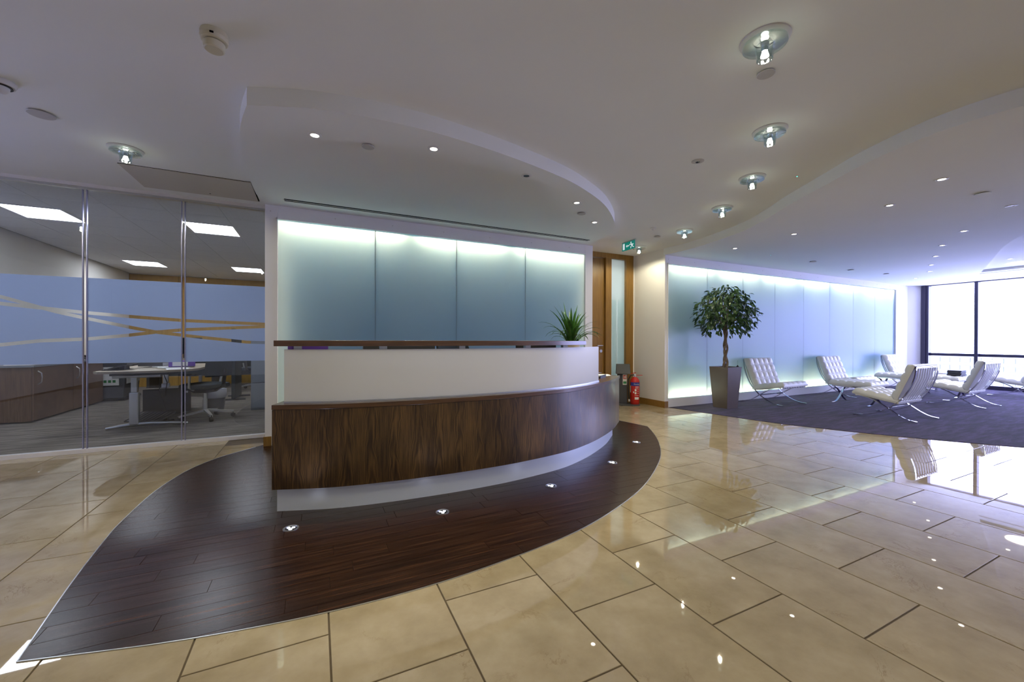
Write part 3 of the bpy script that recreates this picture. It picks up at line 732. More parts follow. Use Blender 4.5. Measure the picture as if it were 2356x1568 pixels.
# office shell
struct(MB().box(-4.0, -3.86, Y_GLASS, 12.3, 0, 2.7).build('wall_office_left', 'paint'), 'white left wall of the office', 'wall')
struct(MB().box(0.6, 0.7, Y_GLASS+0.1, 12.3, 0, 2.7).build('wall_office_right', 'paint'), 'white right wall of the office', 'wall')
ob = struct(MB().box(-4.0, 0.65, 12.2, 12.3, 0, 2.7).build('wall_office_back', 'paint'), 'oak panelled rear wall of the office', 'wall')
for k in range(5):
    MB().box(-3.86+0.9*k+0.003, -3.86+0.9*(k+1)-0.003, 12.17, 12.2, 0.0, 2.6).build('panel', 'oak_panel', ob)
struct(MB().box(-3.86, -3.842, Y_GLASS+0.1, 12.17, 0, 0.12).build('baseboard_office', 'oak_panel'), 'oak baseboard of the office left wall', 'baseboard')
lp = None
for i, (x, y) in enumerate(OL):
    lab = ['square recessed light panel in the office ceiling above the sideboard', 'square recessed light panel above the office swivel chair', 'square recessed light panel at the far left of the office', 'square recessed light panel at the far rear of the office'][i]
    t = thing('ceiling_light_panel', (x, y, 2.61), lab, 'ceiling light', 'office ceiling light panels')
    if lp is None:
        m1 = MB().box(-0.262, 0.262, -0.29, 0.29, -0.004, 0).mesh('diffuser'); m1.materials.append(MATS['office_hot'])
        fm = MB()
        for a in ((-0.285, -0.262, -0.31, 0.31), (0.262, 0.285, -0.31, 0.31), (-0.262, 0.262, -0.31, -0.29), (-0.262, 0.262, 0.29, 0.31)): fm.box(*a, -0.010, 0)
        m2 = fm.mesh('frame'); m2.materials.append(MATS['frame_white']); lp = 1
    obj('diffuser', m1, t); obj('frame', m2, t)

# ------------------------------------------------------------------ window wall
wn = struct(MB().box(X_WIN, X_WIN+0.14, -4.1, 4.76, 0, 0.09).build('window_1', 'window_frame'), 'floor to ceiling dark framed windows beside the lounge', 'window')
MB().box(X_WIN, X_WIN+0.14, -4.1, 4.76, 2.50, Z_MAIN).build('head_frame', 'window_frame', wn)
MB().box(X_WIN-0.03, X_WIN+0.14, 4.62, 4.76, 0.0, 2.56).build('jamb', 'window_frame', wn)
MB().box(X_WIN-0.05, X_WIN-0.03, 4.67, 4.71, 0.0, 2.52).build('jamb_bead', 'window_frame', wn)
yy = 4.62; ml = [4.62]
step = 0.815
while yy > -4.0:
    yy -= step; ml.append(yy)
for k, y in enumerate(ml[1:]):
    MB().box(X_WIN-0.02, X_WIN+0.12, y-0.03, y+0.03, 0.09, 2.50).build('mullion', 'window_frame', wn)
for k in range(len(ml)-1):
    a, b = ml[k+1]+0.03, ml[k]-(0.03 if k else 0)
    MB().box(X_WIN+0.03, X_WIN+0.08, a, b, 0.75, 0.815).build('transom', 'window_frame', wn)
    MB().box(X_WIN+0.05, X_WIN+0.058, a, b, 0.09, 0.75).build('window_pane', 'window_glass', wn)
    MB().box(X_WIN+0.05, X_WIN+0.058, a, b, 0.815, 2.50).build('window_pane', 'window_glass', wn)

# building across the street
bl = tag(MB().box(268, 290, -40, 190, -60, -5.2).build('office_building', 'facade'), 'pale distant office block with rows of windows beyond the glass', 'building')
bw = MB().box(-0.3, 0.3, -1.25, 1.25, -1.1, 1.1).mesh('window'); bw.materials.append(MATS['facade_glass'])
for r in range(5):
    for c in range(30):
        obj('window', bw, bl, (267.9, 20+3.3*c, -7.6-3.6*r))

# ------------------------------------------------------------------ reception desk
DESK = [(-0.25, 2.95), (0.1, 2.838), (0.45, 2.79), (0.75, 2.772), (1.08, 2.772), (1.44, 2.80), (1.9, 2.888), (2.2, 3.005), (2.5, 3.17), (2.85, 3.41), (3.18, 3.70)]
DC = [Vector((p[0], p[1])) for p in (v.to_2d() for v in spline([(*p, 0) for p in DESK], 8))]
def offset(curve, d):
    """positive d moves behind the desk front"""
    out = []
    for i, p in enumerate(curve):
        a = curve[max(0, i-1)]; b = curve[min(len(curve)-1, i+1)]; t = (b-a).normalized(); out.append(p+Vector((-t.y, t.x))*d)
    return out
def sub(curve, x0, x1): return [p for p in curve if x0 <= p.x <= x1]
def wall_strip(curve, d0, d1, z0, z1, name, mat, parent, uvs=1.0, bevel=0.0):
    A, B = offset(curve, d0), offset(curve, d1); n = len(curve); b = MB(); L = [0]
    for i in range(1, n): L.append(L[-1]+(A[i]-A[i-1]).length)
    for i in range(n): b.v += [(A[i].x, A[i].y, z0), (A[i].x, A[i].y, z1), (B[i].x, B[i].y, z1), (B[i].x, B[i].y, z0)]
    for i in range(n-1):
        for k in range(4): b.f.append((i*4+k, i*4+(k+1) % 4, (i+1)*4+(k+1) % 4, (i+1)*4+k))
    b.f += [(0, 1, 2, 3), tuple((n-1)*4+k for k in (3, 2, 1, 0))]
    o = b.build(name, mat, parent, smooth=30, bevel=bevel)
    me = o.data; uv = me.uv_layers.new(name='UVMap')
    for lp_ in me.loops:
        vi = lp_.vertex_index; i, k = divmod(vi, 4)
        uv.data[lp_.index].uv = (L[i]*uvs, (z0 if k in (0, 3) else z1)*uvs+(abs(d1-d0)*uvs if k in (2, 3) else 0))
    return o
desk = thing('reception_desk', (0, 0, 0), 'curved walnut reception desk with white glass upstand and raised shelf', 'desk')
wall_strip(DC, 0.075, 0.10, 0.0, 0.172, 'kick_plate', 'kick_steel', desk)
wall_strip(DC, 0.0, 0.03, 0.168, 0.672, 'front_panel', 'walnut_front', desk)
wall_strip(DC, -0.008, 0.82, 0.674, 0.704, 'worktop', 'walnut_edge', desk, bevel=0.002)
e0, e1 = DC[0], DC[-1]
MB().box(-0.012, 0.012, 0.03, 0.80, 0.168, 0.672).build('end_panel', 'walnut_edge', desk, loc=(e0.x+0.014, e0.y, 0), rotz=-0.3)
MB().box(-0.03, 0.0, 0.03, 0.76, 0.168, 0.672).build('end_panel', 'walnut_edge', desk, loc=(e1.x-0.012, e1.y, 0), rotz=0.6)
MB().box(-0.012, 0.012, 0.08, 0.76, 0.0, 0.170).build('kick_plate', 'kick_steel', desk, loc=(e0.x+0.07, e0.y, 0), rotz=-0.3)
MB().box(-0.012, 0.012, 0.08, 0.72, 0.0, 0.170).build('kick_plate', 'kick_steel', desk, loc=(e1.x-0.085, e1.y, 0), rotz=0.6)
GC = sub(DC, -0.22, 2.60)
wall_strip(GC, 0.062, 0.074, 0.712, 1.052, 'glass_upstand', 'white_glass', desk)
wall_strip(GC, 0.056, 0.080, 0.704, 0.714, 'glass_channel', 'brushed_steel', desk)
SCV = [p for p in DC if -0.26 <= p.x <= 2.27]
wall_strip(SCV, 0.02, 0.34, 1.073, 1.110, 'raised_shelf', 'walnut_edge', desk, bevel=0.002)
for xc in (-0.15, 0.405, 1.0, 1.60, 2.08):
    i = min(range(len(DC)), key=lambda k: abs(DC[k].x-xc)); p = offset(DC, 0.16)[i]
    MB().box(-0.024, 0.024, -0.02, 0.02, 0.704, 1.074).build('shelf_support', 'brushed_steel', desk, loc=(p.x, p.y, 0))

# ------------------------------------------------------------------ things on and behind the desk
def monitor(loc, rz, label, w=0.52, hh=0.31, z0=0.06):
    t = thing('computer_monitor', loc, label, 'monitor', rotz=rz)
    MB().box(-0.11, 0.11, -0.09, 0.09, 0, 0.012).build('base', 'black_plastic', t, bevel=0.004)
    MB().box(-0.025, 0.025, 0.0, 0.02, 0.012, z0+0.1).build('stem', 'black_plastic', t)
    MB().box(-w/2, w/2, -0.02, 0.02, z0, z0+hh).build('housing', 'black_plastic', t, bevel=0.006)
    MB().box(-w/2+0.015, w/2-0.015, 0.0195, 0.0215, z0+0.015, z0+hh-0.015).build('screen', 'screen', t)
    return t
monitor((0.62, 3.38, 0.704), 0.05, 'black computer monitor behind the raised shelf of the desk', 0.58, 0.33)
monitor((1.93, 3.45, 0.704), -0.25, 'second black monitor near the potted plant on the desk', 0.40, 0.325)
tag(MB().box(-0.13, 0.13, -0.04, 0.04, 0, 0.368).build('file_box', 'purple_card', loc=(-0.05, 3.30, 0.704)), 'tall purple file box standing on the desk worktop', 'box')

def office_chair(name, loc, rz, label, back_z=1.06, mat='slate_fabric'):
    t = thing(name, loc, label, 'office chair', rotz=rz)
    for k in range(5):
        a = 2*math.pi*k/5+0.3; c, s_ = math.cos(a), math.sin(a)
        leg = MB(); n = 5
        for i in range(n+1):
            q = i/n; r = 0.03+0.30*q; w = 0.024-0.008*q; zt = 0.135-0.045*q; zb = zt-0.032+0.008*q
            leg.v += [(r*c-w*s_*-1*0+(-s_)*w, r*s_+c*w, zb), (r*c+s_*w, r*s_-c*w, zb), (r*c+s_*w, r*s_-c*w, zt), (r*c-s_*w, r*s_+c*w, zt)]
            if i: leg.f += [((i-1)*4+k2, (i-1)*4+(k2+1) % 4, i*4+(k2+1) % 4, i*4+k2) for k2 in range(4)]
        leg.f += [(0, 1, 2, 3), tuple(n*4+k2 for k2 in range(4))]
        L = leg.build('base_leg', 'aluminium', t)
        cs = MB().lathe([(0, -0.022), (0.026, -0.022), (0.03, -0.015), (0.03, 0.015), (0.026, 0.022), (0, 0.022)], 14).xform(Matrix.Translation((0.325*c, 0.325*s_, 0.03)) @ Matrix.Rotation(a, 4, 'Z') @ Matrix.Rotation(math.radians(90), 4, 'X'))
        cs.tube([(0.325*c, 0.325*s_, 0.05), (0.325*c, 0.325*s_, 0.085)], 0.008, 6)
        cs.build('caster', 'black_plastic', t, smooth=40)
    MB().tube([(0, 0, 0.1), (0, 0, 0.28)], 0.028, 12).tube([(0, 0, 0.28), (0, 0, 0.40)], 0.018, 12).build('gas_lift', 'aluminium', t, smooth=40)
    MB().frustum((0, 0), 0.09, 0.15, 0.37, 0.43).build('mechanism', 'black_plastic', t)
    st = MB()
    pr = []
    for k in range(28):
        a = 2*math.pi*k/28; ca, sa = math.cos(a), math.sin(a)
        pr.append((0.25*math.copysign(abs(ca)**0.5, ca), 0.24*math.copysign(abs(sa)**0.5, sa)))
    st.prism([(x*0.94, y*0.94) for x, y in pr], 0.43, 0.435); st = MB()
    rings = [(0.86, 0.425), (0.98, 0.44), (1.0, 0.465), (0.97, 0.488), (0.85, 0.498)]
    for sc_, z in rings: st.v += [(x*sc_, y*sc_, z) for x, y in pr]
    for r in range(len(rings)-1):
        for k in range(28): st.f.append((r*28+k, r*28+(k+1) % 28, (r+1)*28+(k+1) % 28, (r+1)*28+k))
    st.f += [tuple(range(27, -1, -1)), tuple(4*28+k for k in range(28))]
    st.build('seat', mat, t, smooth=50)
    bk = MB(); nx, nz = 8, 8
    for face in (0, 1):
        for j in range(nz+1):
            for i in range(nx+1):
                u, v = i/nx*2-1, j/nz; w = 0.22*(1-0.25*(v-0.35)**2)
                bk.v.append((u*w, -0.245-0.09*v+0.06*u*u-0.035*face+0.03*math.sin(v*3), 0.60+(back_z-0.60)*v))
    def idx(f_, i, j): return f_*(nx+1)*(nz+1)+j*(nx+1)+i
    for j in range(nz):
        for i in range(nx):
            bk.f.append((idx(0, i, j), idx(0, i+1, j), idx(0, i+1, j+1), idx(0, i, j+1))); bk.f.append((idx(1, i, j+1), idx(1, i+1, j+1), idx(1, i+1, j), idx(1, i, j)))
    for i in range(nx):
        bk.f.append((idx(0, i, 0), idx(1, i, 0), idx(1, i+1, 0), idx(0, i+1, 0))); bk.f.append((idx(0, i, nz), idx(0, i+1, nz), idx(1, i+1, nz), idx(1, i, nz)))
    for j in range(nz):
        bk.f.append((idx(0, 0, j), idx(0, 0, j+1), idx(1, 0, j+1), idx(1, 0, j))); bk.f.append((idx(0, nx, j), idx(1, nx, j), idx(1, nx, j+1), idx(0, nx, j+1)))
    bk.build('backrest', mat, t, smooth=50)
    MB().tube([(0, -0.16, 0.41), (0, -0.27, 0.46), (0, -0.30, 0.7)], 0.022, 8).build('back_support', 'black_plastic', t, smooth=40)
    for s_ in (-1, 1):
        MB().tube([(s_*0.17, 0.02, 0.42), (s_*0.26, 0.0, 0.46), (s_*0.275, -0.02, 0.62)], 0.016, 8).build('arm_post', 'aluminium', t, smooth=40)
        MB().box(s_*0.275-0.035, s_*0.275+0.035, -0.13, 0.12, 0.62, 0.65).build('armrest', 'black_plastic', t, bevel=0.012)
    return t
office_chair('office_chair', (1.42, 3.95, 0.0), math.radians(200), 'dark upholstered chair behind the reception desk', 1.09)

# potted plant on the desk
pp = thing('potted_plant', (2.46, 3.62, 0.704), 'strappy green potted plant at the end of the desk', 'potted plant')
MB().lathe([(0, 0), (0.07, 0), (0.088, 0.36), (0.094, 0.385), (0.094, 0.40), (0.082, 0.40), (0.08, 0.37), (0, 0.37)], 24).build('pot', 'pot_beige', pp, smooth=40)
MB().lathe([(0, 0.375), (0.081, 0.375)], 20).build('soil', 'soil', pp)
rl = random.Random(11)
for k in range(58):
    az = rl.uniform(0, 2*math.pi); lean = rl.uniform(0.22, 1.15); L = rl.uniform(0.34, 0.50)*(1.08-0.2*lean); w = rl.uniform(0.009, 0.0145)
    if k < 8: lean *= 0.4
    b = MB(); n = 9; r0 = rl.uniform(0.0, 0.045)
    p = Vector((r0*math.cos(az), r0*math.sin(az), 0.36)); el = math.radians(88)-lean*0.55
    tw = rl.uniform(-0.5, 0.5)
    for i in range(n+1):
        q = i/n; ww = w*min(1, 0.55+1.5*q)*(1-q**4)+0.0006
        sd = Vector((-math.sin(az+tw), math.cos(az+tw), 0)); up = Vector((0, 0, 1))
        ctr = p.copy(); fold = 0.35*ww
        b.v += [tuple(ctr-sd*ww+up*fold), tuple(ctr), tuple(ctr+sd*ww+up*fold)]
        if i: b.f += [((i-1)*3, (i-1)*3+1, i*3+1, i*3), ((i-1)*3+1, (i-1)*3+2, i*3+2, i*3+1)]
        p += Vector((math.cos(az)*math.cos(el), math.sin(az)*math.cos(el), math.sin(el)))*(L/n)
        el -= lean*(0.09+0.30*q)
    b.build('leaf', 'blade_leaf', pp, smooth=80)

# small things on the open end of the worktop
tag(MB().box(-0.10, 0.10, -0.07, 0.07, 0, 0.012).box(-0.10, 0.10, -0.07, -0.064, 0.012, 0.03).box(-0.10, 0.10, 0.064, 0.07, 0.012, 0.03).build('letter_tray', 'black_plastic', loc=(2.80, 3.62, 0.704), rotz=0.6), 'shallow black letter tray on the desk worktop', 'tray')
for k in range(3):
    tag(MB().box(-0.10, 0.10, -0.07, 0.07, 0, 0.002).build('leaflet', 'paper', loc=(3.0+0.012*k, 3.78+0.01*k, 0.704+0.0022*k), rotz=0.5+0.25*k),
        'white leaflet in a loose pile at the open end of the worktop', 'leaflet', 'leaflets on the desk worktop')
t = thing('desk_pen_set', (2.70, 3.52, 0.704), 'chrome pen holder with a chained pen on the desk worktop', 'pen holder')
MB().lathe([(0, 0), (0.03, 0), (0.03, 0.006), (0.012, 0.012), (0.012, 0.05), (0.02, 0.055), (0.0, 0.075)], 18).build('holder', 'chrome', t, smooth=40)
MB().tube([(0, 0, 0.055), (0.07, 0.03, 0.058), (0.13, 0.055, 0.055)], [0.004, 0.005, 0.001], 8).build('pen', 'chrome', t, smooth=40)

# ------------------------------------------------------------------ floor uplights
for i, (x, y) in enumerate([(-0.133, 2.713), (0.738, 2.551), (1.618, 2.65), (2.432, 2.917), (3.155, 3.388)]):
    t = thing('floor_spotlight', (x, y, 0.0024), 'round recessed LED uplight in the dark planks, %s from the open end of the desk' % ('fifth', 'fourth', 'third', 'second', 'first')[i], 'spotlight', 'LED uplights around the desk')
    MB().lathe([(0.043, 0), (0.043, 0.003), (0.033, 0.004), (0.031, 0.0015), (0.031, 0)], 24).build('rim', 'brushed_steel', t, smooth=40)
    MB().lathe([(0, 0.0012), (0.031, 0.0012)], 24).build('lens', 'lens_dark', t)
    for k in range(3):
        a = k*2.094+0.4
        MB().lathe([(0, 0.002), (0.0095, 0.002)], 12, (0.0145*math.cos(a), 0.0145*math.sin(a), 0)).build('led', 'led_hot', t)
    l = bpy.data.lights.new('uplight', 'SPOT'); l.energy = 4.0; l.color = (0.72, 0.74, 1.0); l.spot_size = math.radians(95); l.spot_blend = 0.6; l.shadow_soft_size = 0.02
    o = bpy.data.objects.new('uplight', l); COL.objects.link(o); o.parent = t; o.location = (0, 0, 0.012); o.rotation_euler = (math.radians(180), 0, 0)

# ------------------------------------------------------------------ ceiling fittings
def spot(parent, w, c, z, size=110, blend=0.7, rad=0.025):
    l = bpy.data.lights.new('halogen', 'SPOT'); l.energy = w; l.color = c; l.spot_size = math.radians(size); l.spot_blend = blend; l.shadow_soft_size = rad
    o = bpy.data.objects.new('halogen', l); COL.objects.link(o); o.parent = parent; o.location = (0, 0, z); return o
gl = {}
def glass_light(x, y, label, group):
    t = thing('glass_downlight', (x, y, Z_MAIN), label, 'ceiling light', group)
    if not gl:
        m = MB().lathe([(0.050, 0.0), (0.112, 0.0), (0.112, -0.004), (0.108, -0.007), (0.050, -0.007)], 40).mesh('mounting_ring', 40); m.materials.append(MATS['detector_white']); gl['mounting_ring'] = m
        m = MB().lathe([(0.040, -0.022), (0.098, -0.018), (0.101, -0.024), (0.099, -0.031), (0.060, -0.034), (0.040, -0.033)], 40).mesh('glass_saucer', 50); m.materials.append(MATS['lamp_glass']); gl['glass_saucer'] = m
        m = MB().lathe([(0.046, -0.030), (0.041, -0.060), (0.036, -0.098), (0.0375, -0.102), (0.033, -0.102), (0.033, -0.098), (0.038, -0.060), (0.042, -0.030)], 12).mesh('glass_cup'); m.materials.append(MATS['lamp_glass']); gl['glass_cup'] = m
        m = MB().lathe([(0.0, -0.008), (0.020, -0.008), (0.018, -0.030), (0.014, -0.058), (0.0, -0.058)], 20).mesh('reflector', 40); m.materials.append(MATS['chrome']); gl['reflector'] = m
        m = MB().lathe([(0.0, -0.058), (0.012, -0.060), (0.019, -0.084), (0.0, -0.090)], 16).mesh('bulb', 40); m.materials.append(MATS['lamp_hot']); gl['bulb'] = m
    for k, m in gl.items(): obj(k, m, t)
    spot(t, W_GLASS, WARM, -0.105, 172, 0.35, 0.014)
for x, y, lab in [(2.03, 1.285, 'clear glass halogen downlight beside the flat grey cover plate'), (2.945, 1.825, 'clear glass halogen downlight, second in the curving row from the grey cover plate'),
                  (3.645, 2.42, 'clear glass halogen downlight, third in the curving row from the grey cover plate'), (4.17, 3.12, 'clear glass halogen downlight, fourth in the curving row from the grey cover plate'),
                  (4.56, 3.985, 'clear glass halogen downlight, next to last in the curving row before the exit sign'), (4.715, 5.02, 'clear glass halogen downlight right beside the green exit sign')]:
    glass_light(x, y, lab, 'glass downlights along the curve')
for x, y in [(1.02, 0.86), (0.0, 0.62), (-1.05, 0.60)]:
    glass_light(x, y, 'clear glass halogen downlight over the open marble floor before the desk', 'glass downlights over the open floor')
glass_light(-1.37, 4.26, 'clear glass halogen downlight beside the ceiling access panel', None)
for x, y in [(-2.75, 3.6)]:
    glass_light(x, y, 'clear glass halogen downlight near the office glass partition', 'glass downlights by the partition')
for x, y in [(0.0, -1.5), (2.4, -1.2), (-2.4, -1.2), (4.6, -2.4), (8.0, -2.9)]:
    glass_light(x, y, 'clear glass halogen downlight on the entrance side of the hall', 'glass downlights on the entrance side')

rs = {}
def recessed(x, y, z, label, group, lit=True, w=20.0, c=WARM, r=0.045):
    t = thing('recessed_downlight', (x, y, z), label, 'ceiling light', group)
    if not rs:
        m = MB().lathe([(0.026, 0.0), (0.045, 0.0), (0.045, -0.0025), (0.041, -0.0045), (0.028, -0.0045), (0.026, -0.002)], 28).mesh('trim_ring', 40); m.materials.append(MATS['detector_white']); rs['trim_ring'] = m
        m = MB().lathe([(0, -0.0015), (0.026, -0.0015)], 24).mesh('lamp'); m.materials.append(MATS['spot_hot']); rs['lamp'] = m
        m = MB().lathe([(0, -0.0015), (0.026, -0.0015)], 24).mesh('dark_lens'); m.materials.append(MATS['lens_dark']); rs['dark_lens'] = m
    obj('trim_ring', rs['trim_ring'], t)
    obj('lamp' if lit else 'dark_lens', rs['lamp' if lit else 'dark_lens'], t)
    if lit: spot(t, w, c, -0.008, 82, 0.6, 0.014)
for x, y, lab in [(-0.01, 3.10, 'small lit recessed downlight nearest the square corner of the desk canopy'), (0.777, 2.935, 'small lit recessed downlight between cover plate and unlit downlight of the desk canopy'),
                  (2.397, 3.442, 'small lit recessed downlight beyond the unlit one in the desk canopy'), (2.987, 3.92, 'small lit recessed downlight nearest the rounded tip of the desk canopy')]:
    recessed(x, y, Z_SOF, lab, 'canopy downlights', w=W_SPOT)
recessed(1.617, 3.068, Z_SOF, 'unlit recessed downlight with a black centre in the desk canopy', None, lit=False)
for k, (x, y) in enumerate([(5.751, 4.082), (5.666, 3.186), (5.343, 2.074), (4.882, 1.541)]):
    recessed(x, y, Z_SOF, 'small lit recessed downlight, %s from the frosted wall along the wavy ceiling edge' % ('first', 'second', 'third', 'fourth')[k], 'lounge edge downlights', w=W_LOUNGE)
for k, (x, y) in enumerate([(12.128, 4.24), (11.157, 3.69), (10.225, 3.359), (9.237, 2.982), (8.269, 2.601), (7.434, 2.14)]):
    recessed(x, y, Z_SOF, 'small lit recessed downlight above the lounge chairs, %s from the window pier' % ('first', 'second', 'third', 'fourth', 'fifth', 'sixth')[k], 'lounge diagonal downlights', w=W_LOUNGE)
recessed(6.48, 1.526, Z_SOF, 'unlit recessed downlight with a dark centre in the lounge ceiling', None, lit=False)
recessed(11.0, 2.60, 2.565, 'small recessed downlight inside the curved lounge ceiling recess', None, w=W_LOUNGE)
t = thing('ceiling_light_panel', (11.72, 2.58, 2.565), 'bright round lamp inside the curved lounge ceiling recess', 'ceiling light')
MB().lathe([(0, -0.012), (0.20, -0.012), (0.22, -0.008), (0.22, 0)], 32).build('diffuser', 'spot_hot', t)

def disc(x, y, z, label, r=0.05, mat='disc_plate', group=None, gap=0.006):
    t = thing('ceiling_disc', (x, y, z), label, 'ceiling fitting', group)
    MB().lathe([(0, 0), (r*0.8, 0), (r*0.8, -gap), (0, -gap)], 28).build('spacer', 'black_slot', t)
    MB().lathe([(0, -gap), (r, -gap), (r, -gap-0.004), (r*0.96, -gap-0.006), (0, -gap-0.006)], 32).build('cover_plate', mat, t)
disc(2.285, 1.44, Z_MAIN, 'flat round grey cover plate beside the largest glass downlight', 0.045)
disc(-1.665, 3.835, Z_MAIN, 'flat round grey cover plate near the glass partition', 0.068)
disc(4.47, 4.39, Z_MAIN, 'flat round cover plate near the exit sign', 0.045)
disc(0.338, 3.10, Z_SOF, 'flat round cover plate between the canopy downlights', 0.043)
disc(2.642, 3.702, Z_SOF, 'flat round cover plate near the curved tip of the canopy', 0.045)
for x, y in [(7.933, 4.139), (9.52, 4.289), (10.722, 4.212)]:
    disc(x, y, Z_SOF, 'small flat cover plate on the lounge ceiling by the frosted wall', 0.05, 'panel_grey', 'lounge cover plates')
disc(5.69, 1.516, Z_SOF, 'flat white cover plate on the lounge ceiling near the unlit downlight', 0.055, 'ceiling_paint')
t = thing('presence_sensor', (2.90, 2.40, Z_MAIN), 'small round sensor with a dark eye in the main ceiling', 'sensor')
MB().lathe([(0, 0), (0.05, 0), (0.05, -0.003), (0.035, -0.008), (0.02, -0.008), (0, -0.004)], 28).build('ring', 'disc_plate', t, smooth=40)
MB().lathe([(0, -0.006), (0.018, -0.009)], 20).build('eye', 'lens_dark', t)
t = thing('presence_sensor', (4.10, 4.10, Z_MAIN), 'small white detector near the exit sign', 'sensor')
MB().lathe([(0, 0), (0.04, 0), (0.04, -0.006), (0.02, -0.016), (0.012, -0.03), (0, -0.03)], 20).build('body', 'detector_white', t, smooth=40)
for x, y, z, lab in [(3.98, 2.215, Z_MAIN, 'tiny green indicator lamp in the main ceiling'), (6.71, 4.134, Z_SOF, 'tiny green indicator lamp in the lounge ceiling')]:
    t = thing('indicator_lamp', (x, y, z), lab, 'indicator')
    MB().lathe([(0.008, 0), (0.015, 0), (0.015, -0.003), (0.008, -0.003)], 16).build('bezel', 'detector_white', t)
    MB().lathe([(0, -0.002), (0.004, -0.006)], 10).lathe([(0, -0.006), (0.004, -0.006)], 10).build('led', 'green_led', t)
t = thing('smoke_detector', (-0.455, 2.45, Z_MAIN), 'cream smoke detector with a sounder base on the main ceiling', 'smoke detector')
MB().lathe([(0, 0), (0.057, 0), (0.060, -0.008), (0.058, -0.022), (0.060, -0.026), (0.056, -0.042), (0.050, -0.046), (0, -0.046)], 36).build('base', 'detector', t, smooth=35)
MB().lathe([(0.030, -0.046), (0.030, -0.054)], 24).build('vent_gap', 'black_slot', t)
MB().lathe([(0, -0.052), (0.046, -0.052), (0.047, -0.060), (0.043, -0.082), (0.038, -0.086), (0, -0.086)], 36).build('sensor_head', 'detector', t, smooth=35)
MB().box(-0.008, 0.008, -0.062, -0.058, -0.036, -0.028).build('indicator_window', 'black_slot', t)
t = thing('dome_camera', (-1.67, 3.46, Z_MAIN), 'white dome camera with dark slot near the partition', 'camera')
MB().lathe([(0, 0), (0.062, 0), (0.064, -0.012), (0.056, -0.030), (0, -0.030)], 32).build('base', 'detector_white', t, smooth=35)
MB().lathe([(0.046, -0.030), (0.047, -0.036), (0, -0.036)], 28).build('shroud', 'lens_dark', t, smooth=35)
MB().lathe([(0.036, -0.034), (0.033, -0.052), (0.020, -0.066), (0, -0.070)], 28).build('eyeball', 'detector_white', t, smooth=60)
t = thing('access_panel', (-1.05, 4.915, Z_MAIN), 'large flush rectangular access panel in the ceiling by the partition', 'access panel')
MB().box(-0.49, 0.49, -0.30, 0.30, -0.003, 0).build('rebate', 'black_slot', t)
MB().box(-0.485, 0.480, -0.296, 0.296, -0.009, -0.003).build('hatch', 'panel_grey', t)
MB().lathe([(0, -0.0095), (0.008, -0.0095), (0.008, -0.009)], 12, (0.06, 0.23, 0)).build('key_lock', 'lens_dark', t)
t = thing('slot_diffuser', (1.585, 4.672, Z_SOF), 'long black twin slot air diffuser along the desk canopy', 'air diffuser')
for s in (-1, 1):
    MB().box(-1.875, 1.875, s*0.022-0.013, s*0.022+0.013, -0.0015, 0).build('slot', 'black_slot', t)
MB().box(-1.885, 1.885, -0.006, 0.006, -0.003, 0).build('divider', 'detector_white', t)
t = thing('slot_diffuser', (12.45, 1.2, Z_SOF), 'long slot air diffuser along the window side of the lounge ceiling', 'air diffuser')
MB().box(-0.02, 0.02, -2.0, 2.15, -0.0015, 0).build('slot', 'black_slot', t)
MB().box(-0.004, 0.004, -2.0, 2.15, -0.003, 0).build('divider', 'detector_white', t)

# exit sign (face towards -X)
t = thing('exit_sign', (4.305, 4.80, Z_MAIN), 'green running man exit sign with a left arrow under the ceiling', 'exit sign')
MB().box(-0.012, 0.012, -0.145, 0.145, -0.012, 0.0).build('bracket', 'aluminium', t)
MB().box(-0.010, 0.010, -0.14, 0.14, -0.135, -0.012).build('panel', 'sign_green', t)
MB().box(-0.008, 0.008, -0.142, -0.140, -0.137, -0.01).box(-0.008, 0.008, 0.140, 0.142, -0.137, -0.01).box(-0.008, 0.008, -0.142, 0.142, -0.137, -0.135).build('edge', 'aluminium', t)
def sgn(pts, name):      # points in (s, h): s runs from the reader's left to right
    b = MB(); n = len(pts)
    b.v = [(-0.0105, -s, -0.0735+h_) for s, h_ in pts]+[(-0.0120, -s, -0.0735+h_) for s, h_ in pts]
    b.f = [tuple(range(n)), tuple(range(2*n-1, n-1, -1))]+[(i, (i+1) % n, n+(i+1) % n, n+i) for i in range(n)]
    b.build(name, 'sign_white', t)
sgn([(-0.12, -0.045), (-0.082, -0.045), (-0.082, 0.048), (-0.12, 0.048)], 'door_pictogram')
sgn([(-0.052, 0.0), (-0.028, 0.022), (-0.028, 0.007), (0.018, 0.007), (0.018, -0.007), (-0.028, -0.007), (-0.028, -0.022)], 'arrow')
sgn([(0.058+0.012*math.cos(a*0.524), 0.040+0.012*math.sin(a*0.524)) for a in range(12)], 'running_man_head')
sgn([(0.052, 0.024), (0.078, 0.020), (0.092, -0.008), (0.080, -0.014), (0.066, -0.006)], 'running_man_body')
sgn([(0.052, 0.024), (0.056, 0.014), (0.036, 0.004), (0.024, 0.010), (0.026, 0.017)], 'running_man_arm')
sgn([(0.078, 0.020), (0.074, 0.010), (0.098, 0.006), (0.106, 0.018), (0.112, 0.014), (0.102, -0.004)], 'running_man_arm')
sgn([(0.080, -0.014), (0.068, -0.008), (0.048, -0.022), (0.050, -0.048), (0.060, -0.048), (0.060, -0.028)], 'running_man_leg')
sgn([(0.092, -0.008), (0.080, -0.014), (0.096, -0.034), (0.122, -0.040), (0.124, -0.031), (0.104, -0.026)], 'running_man_leg')

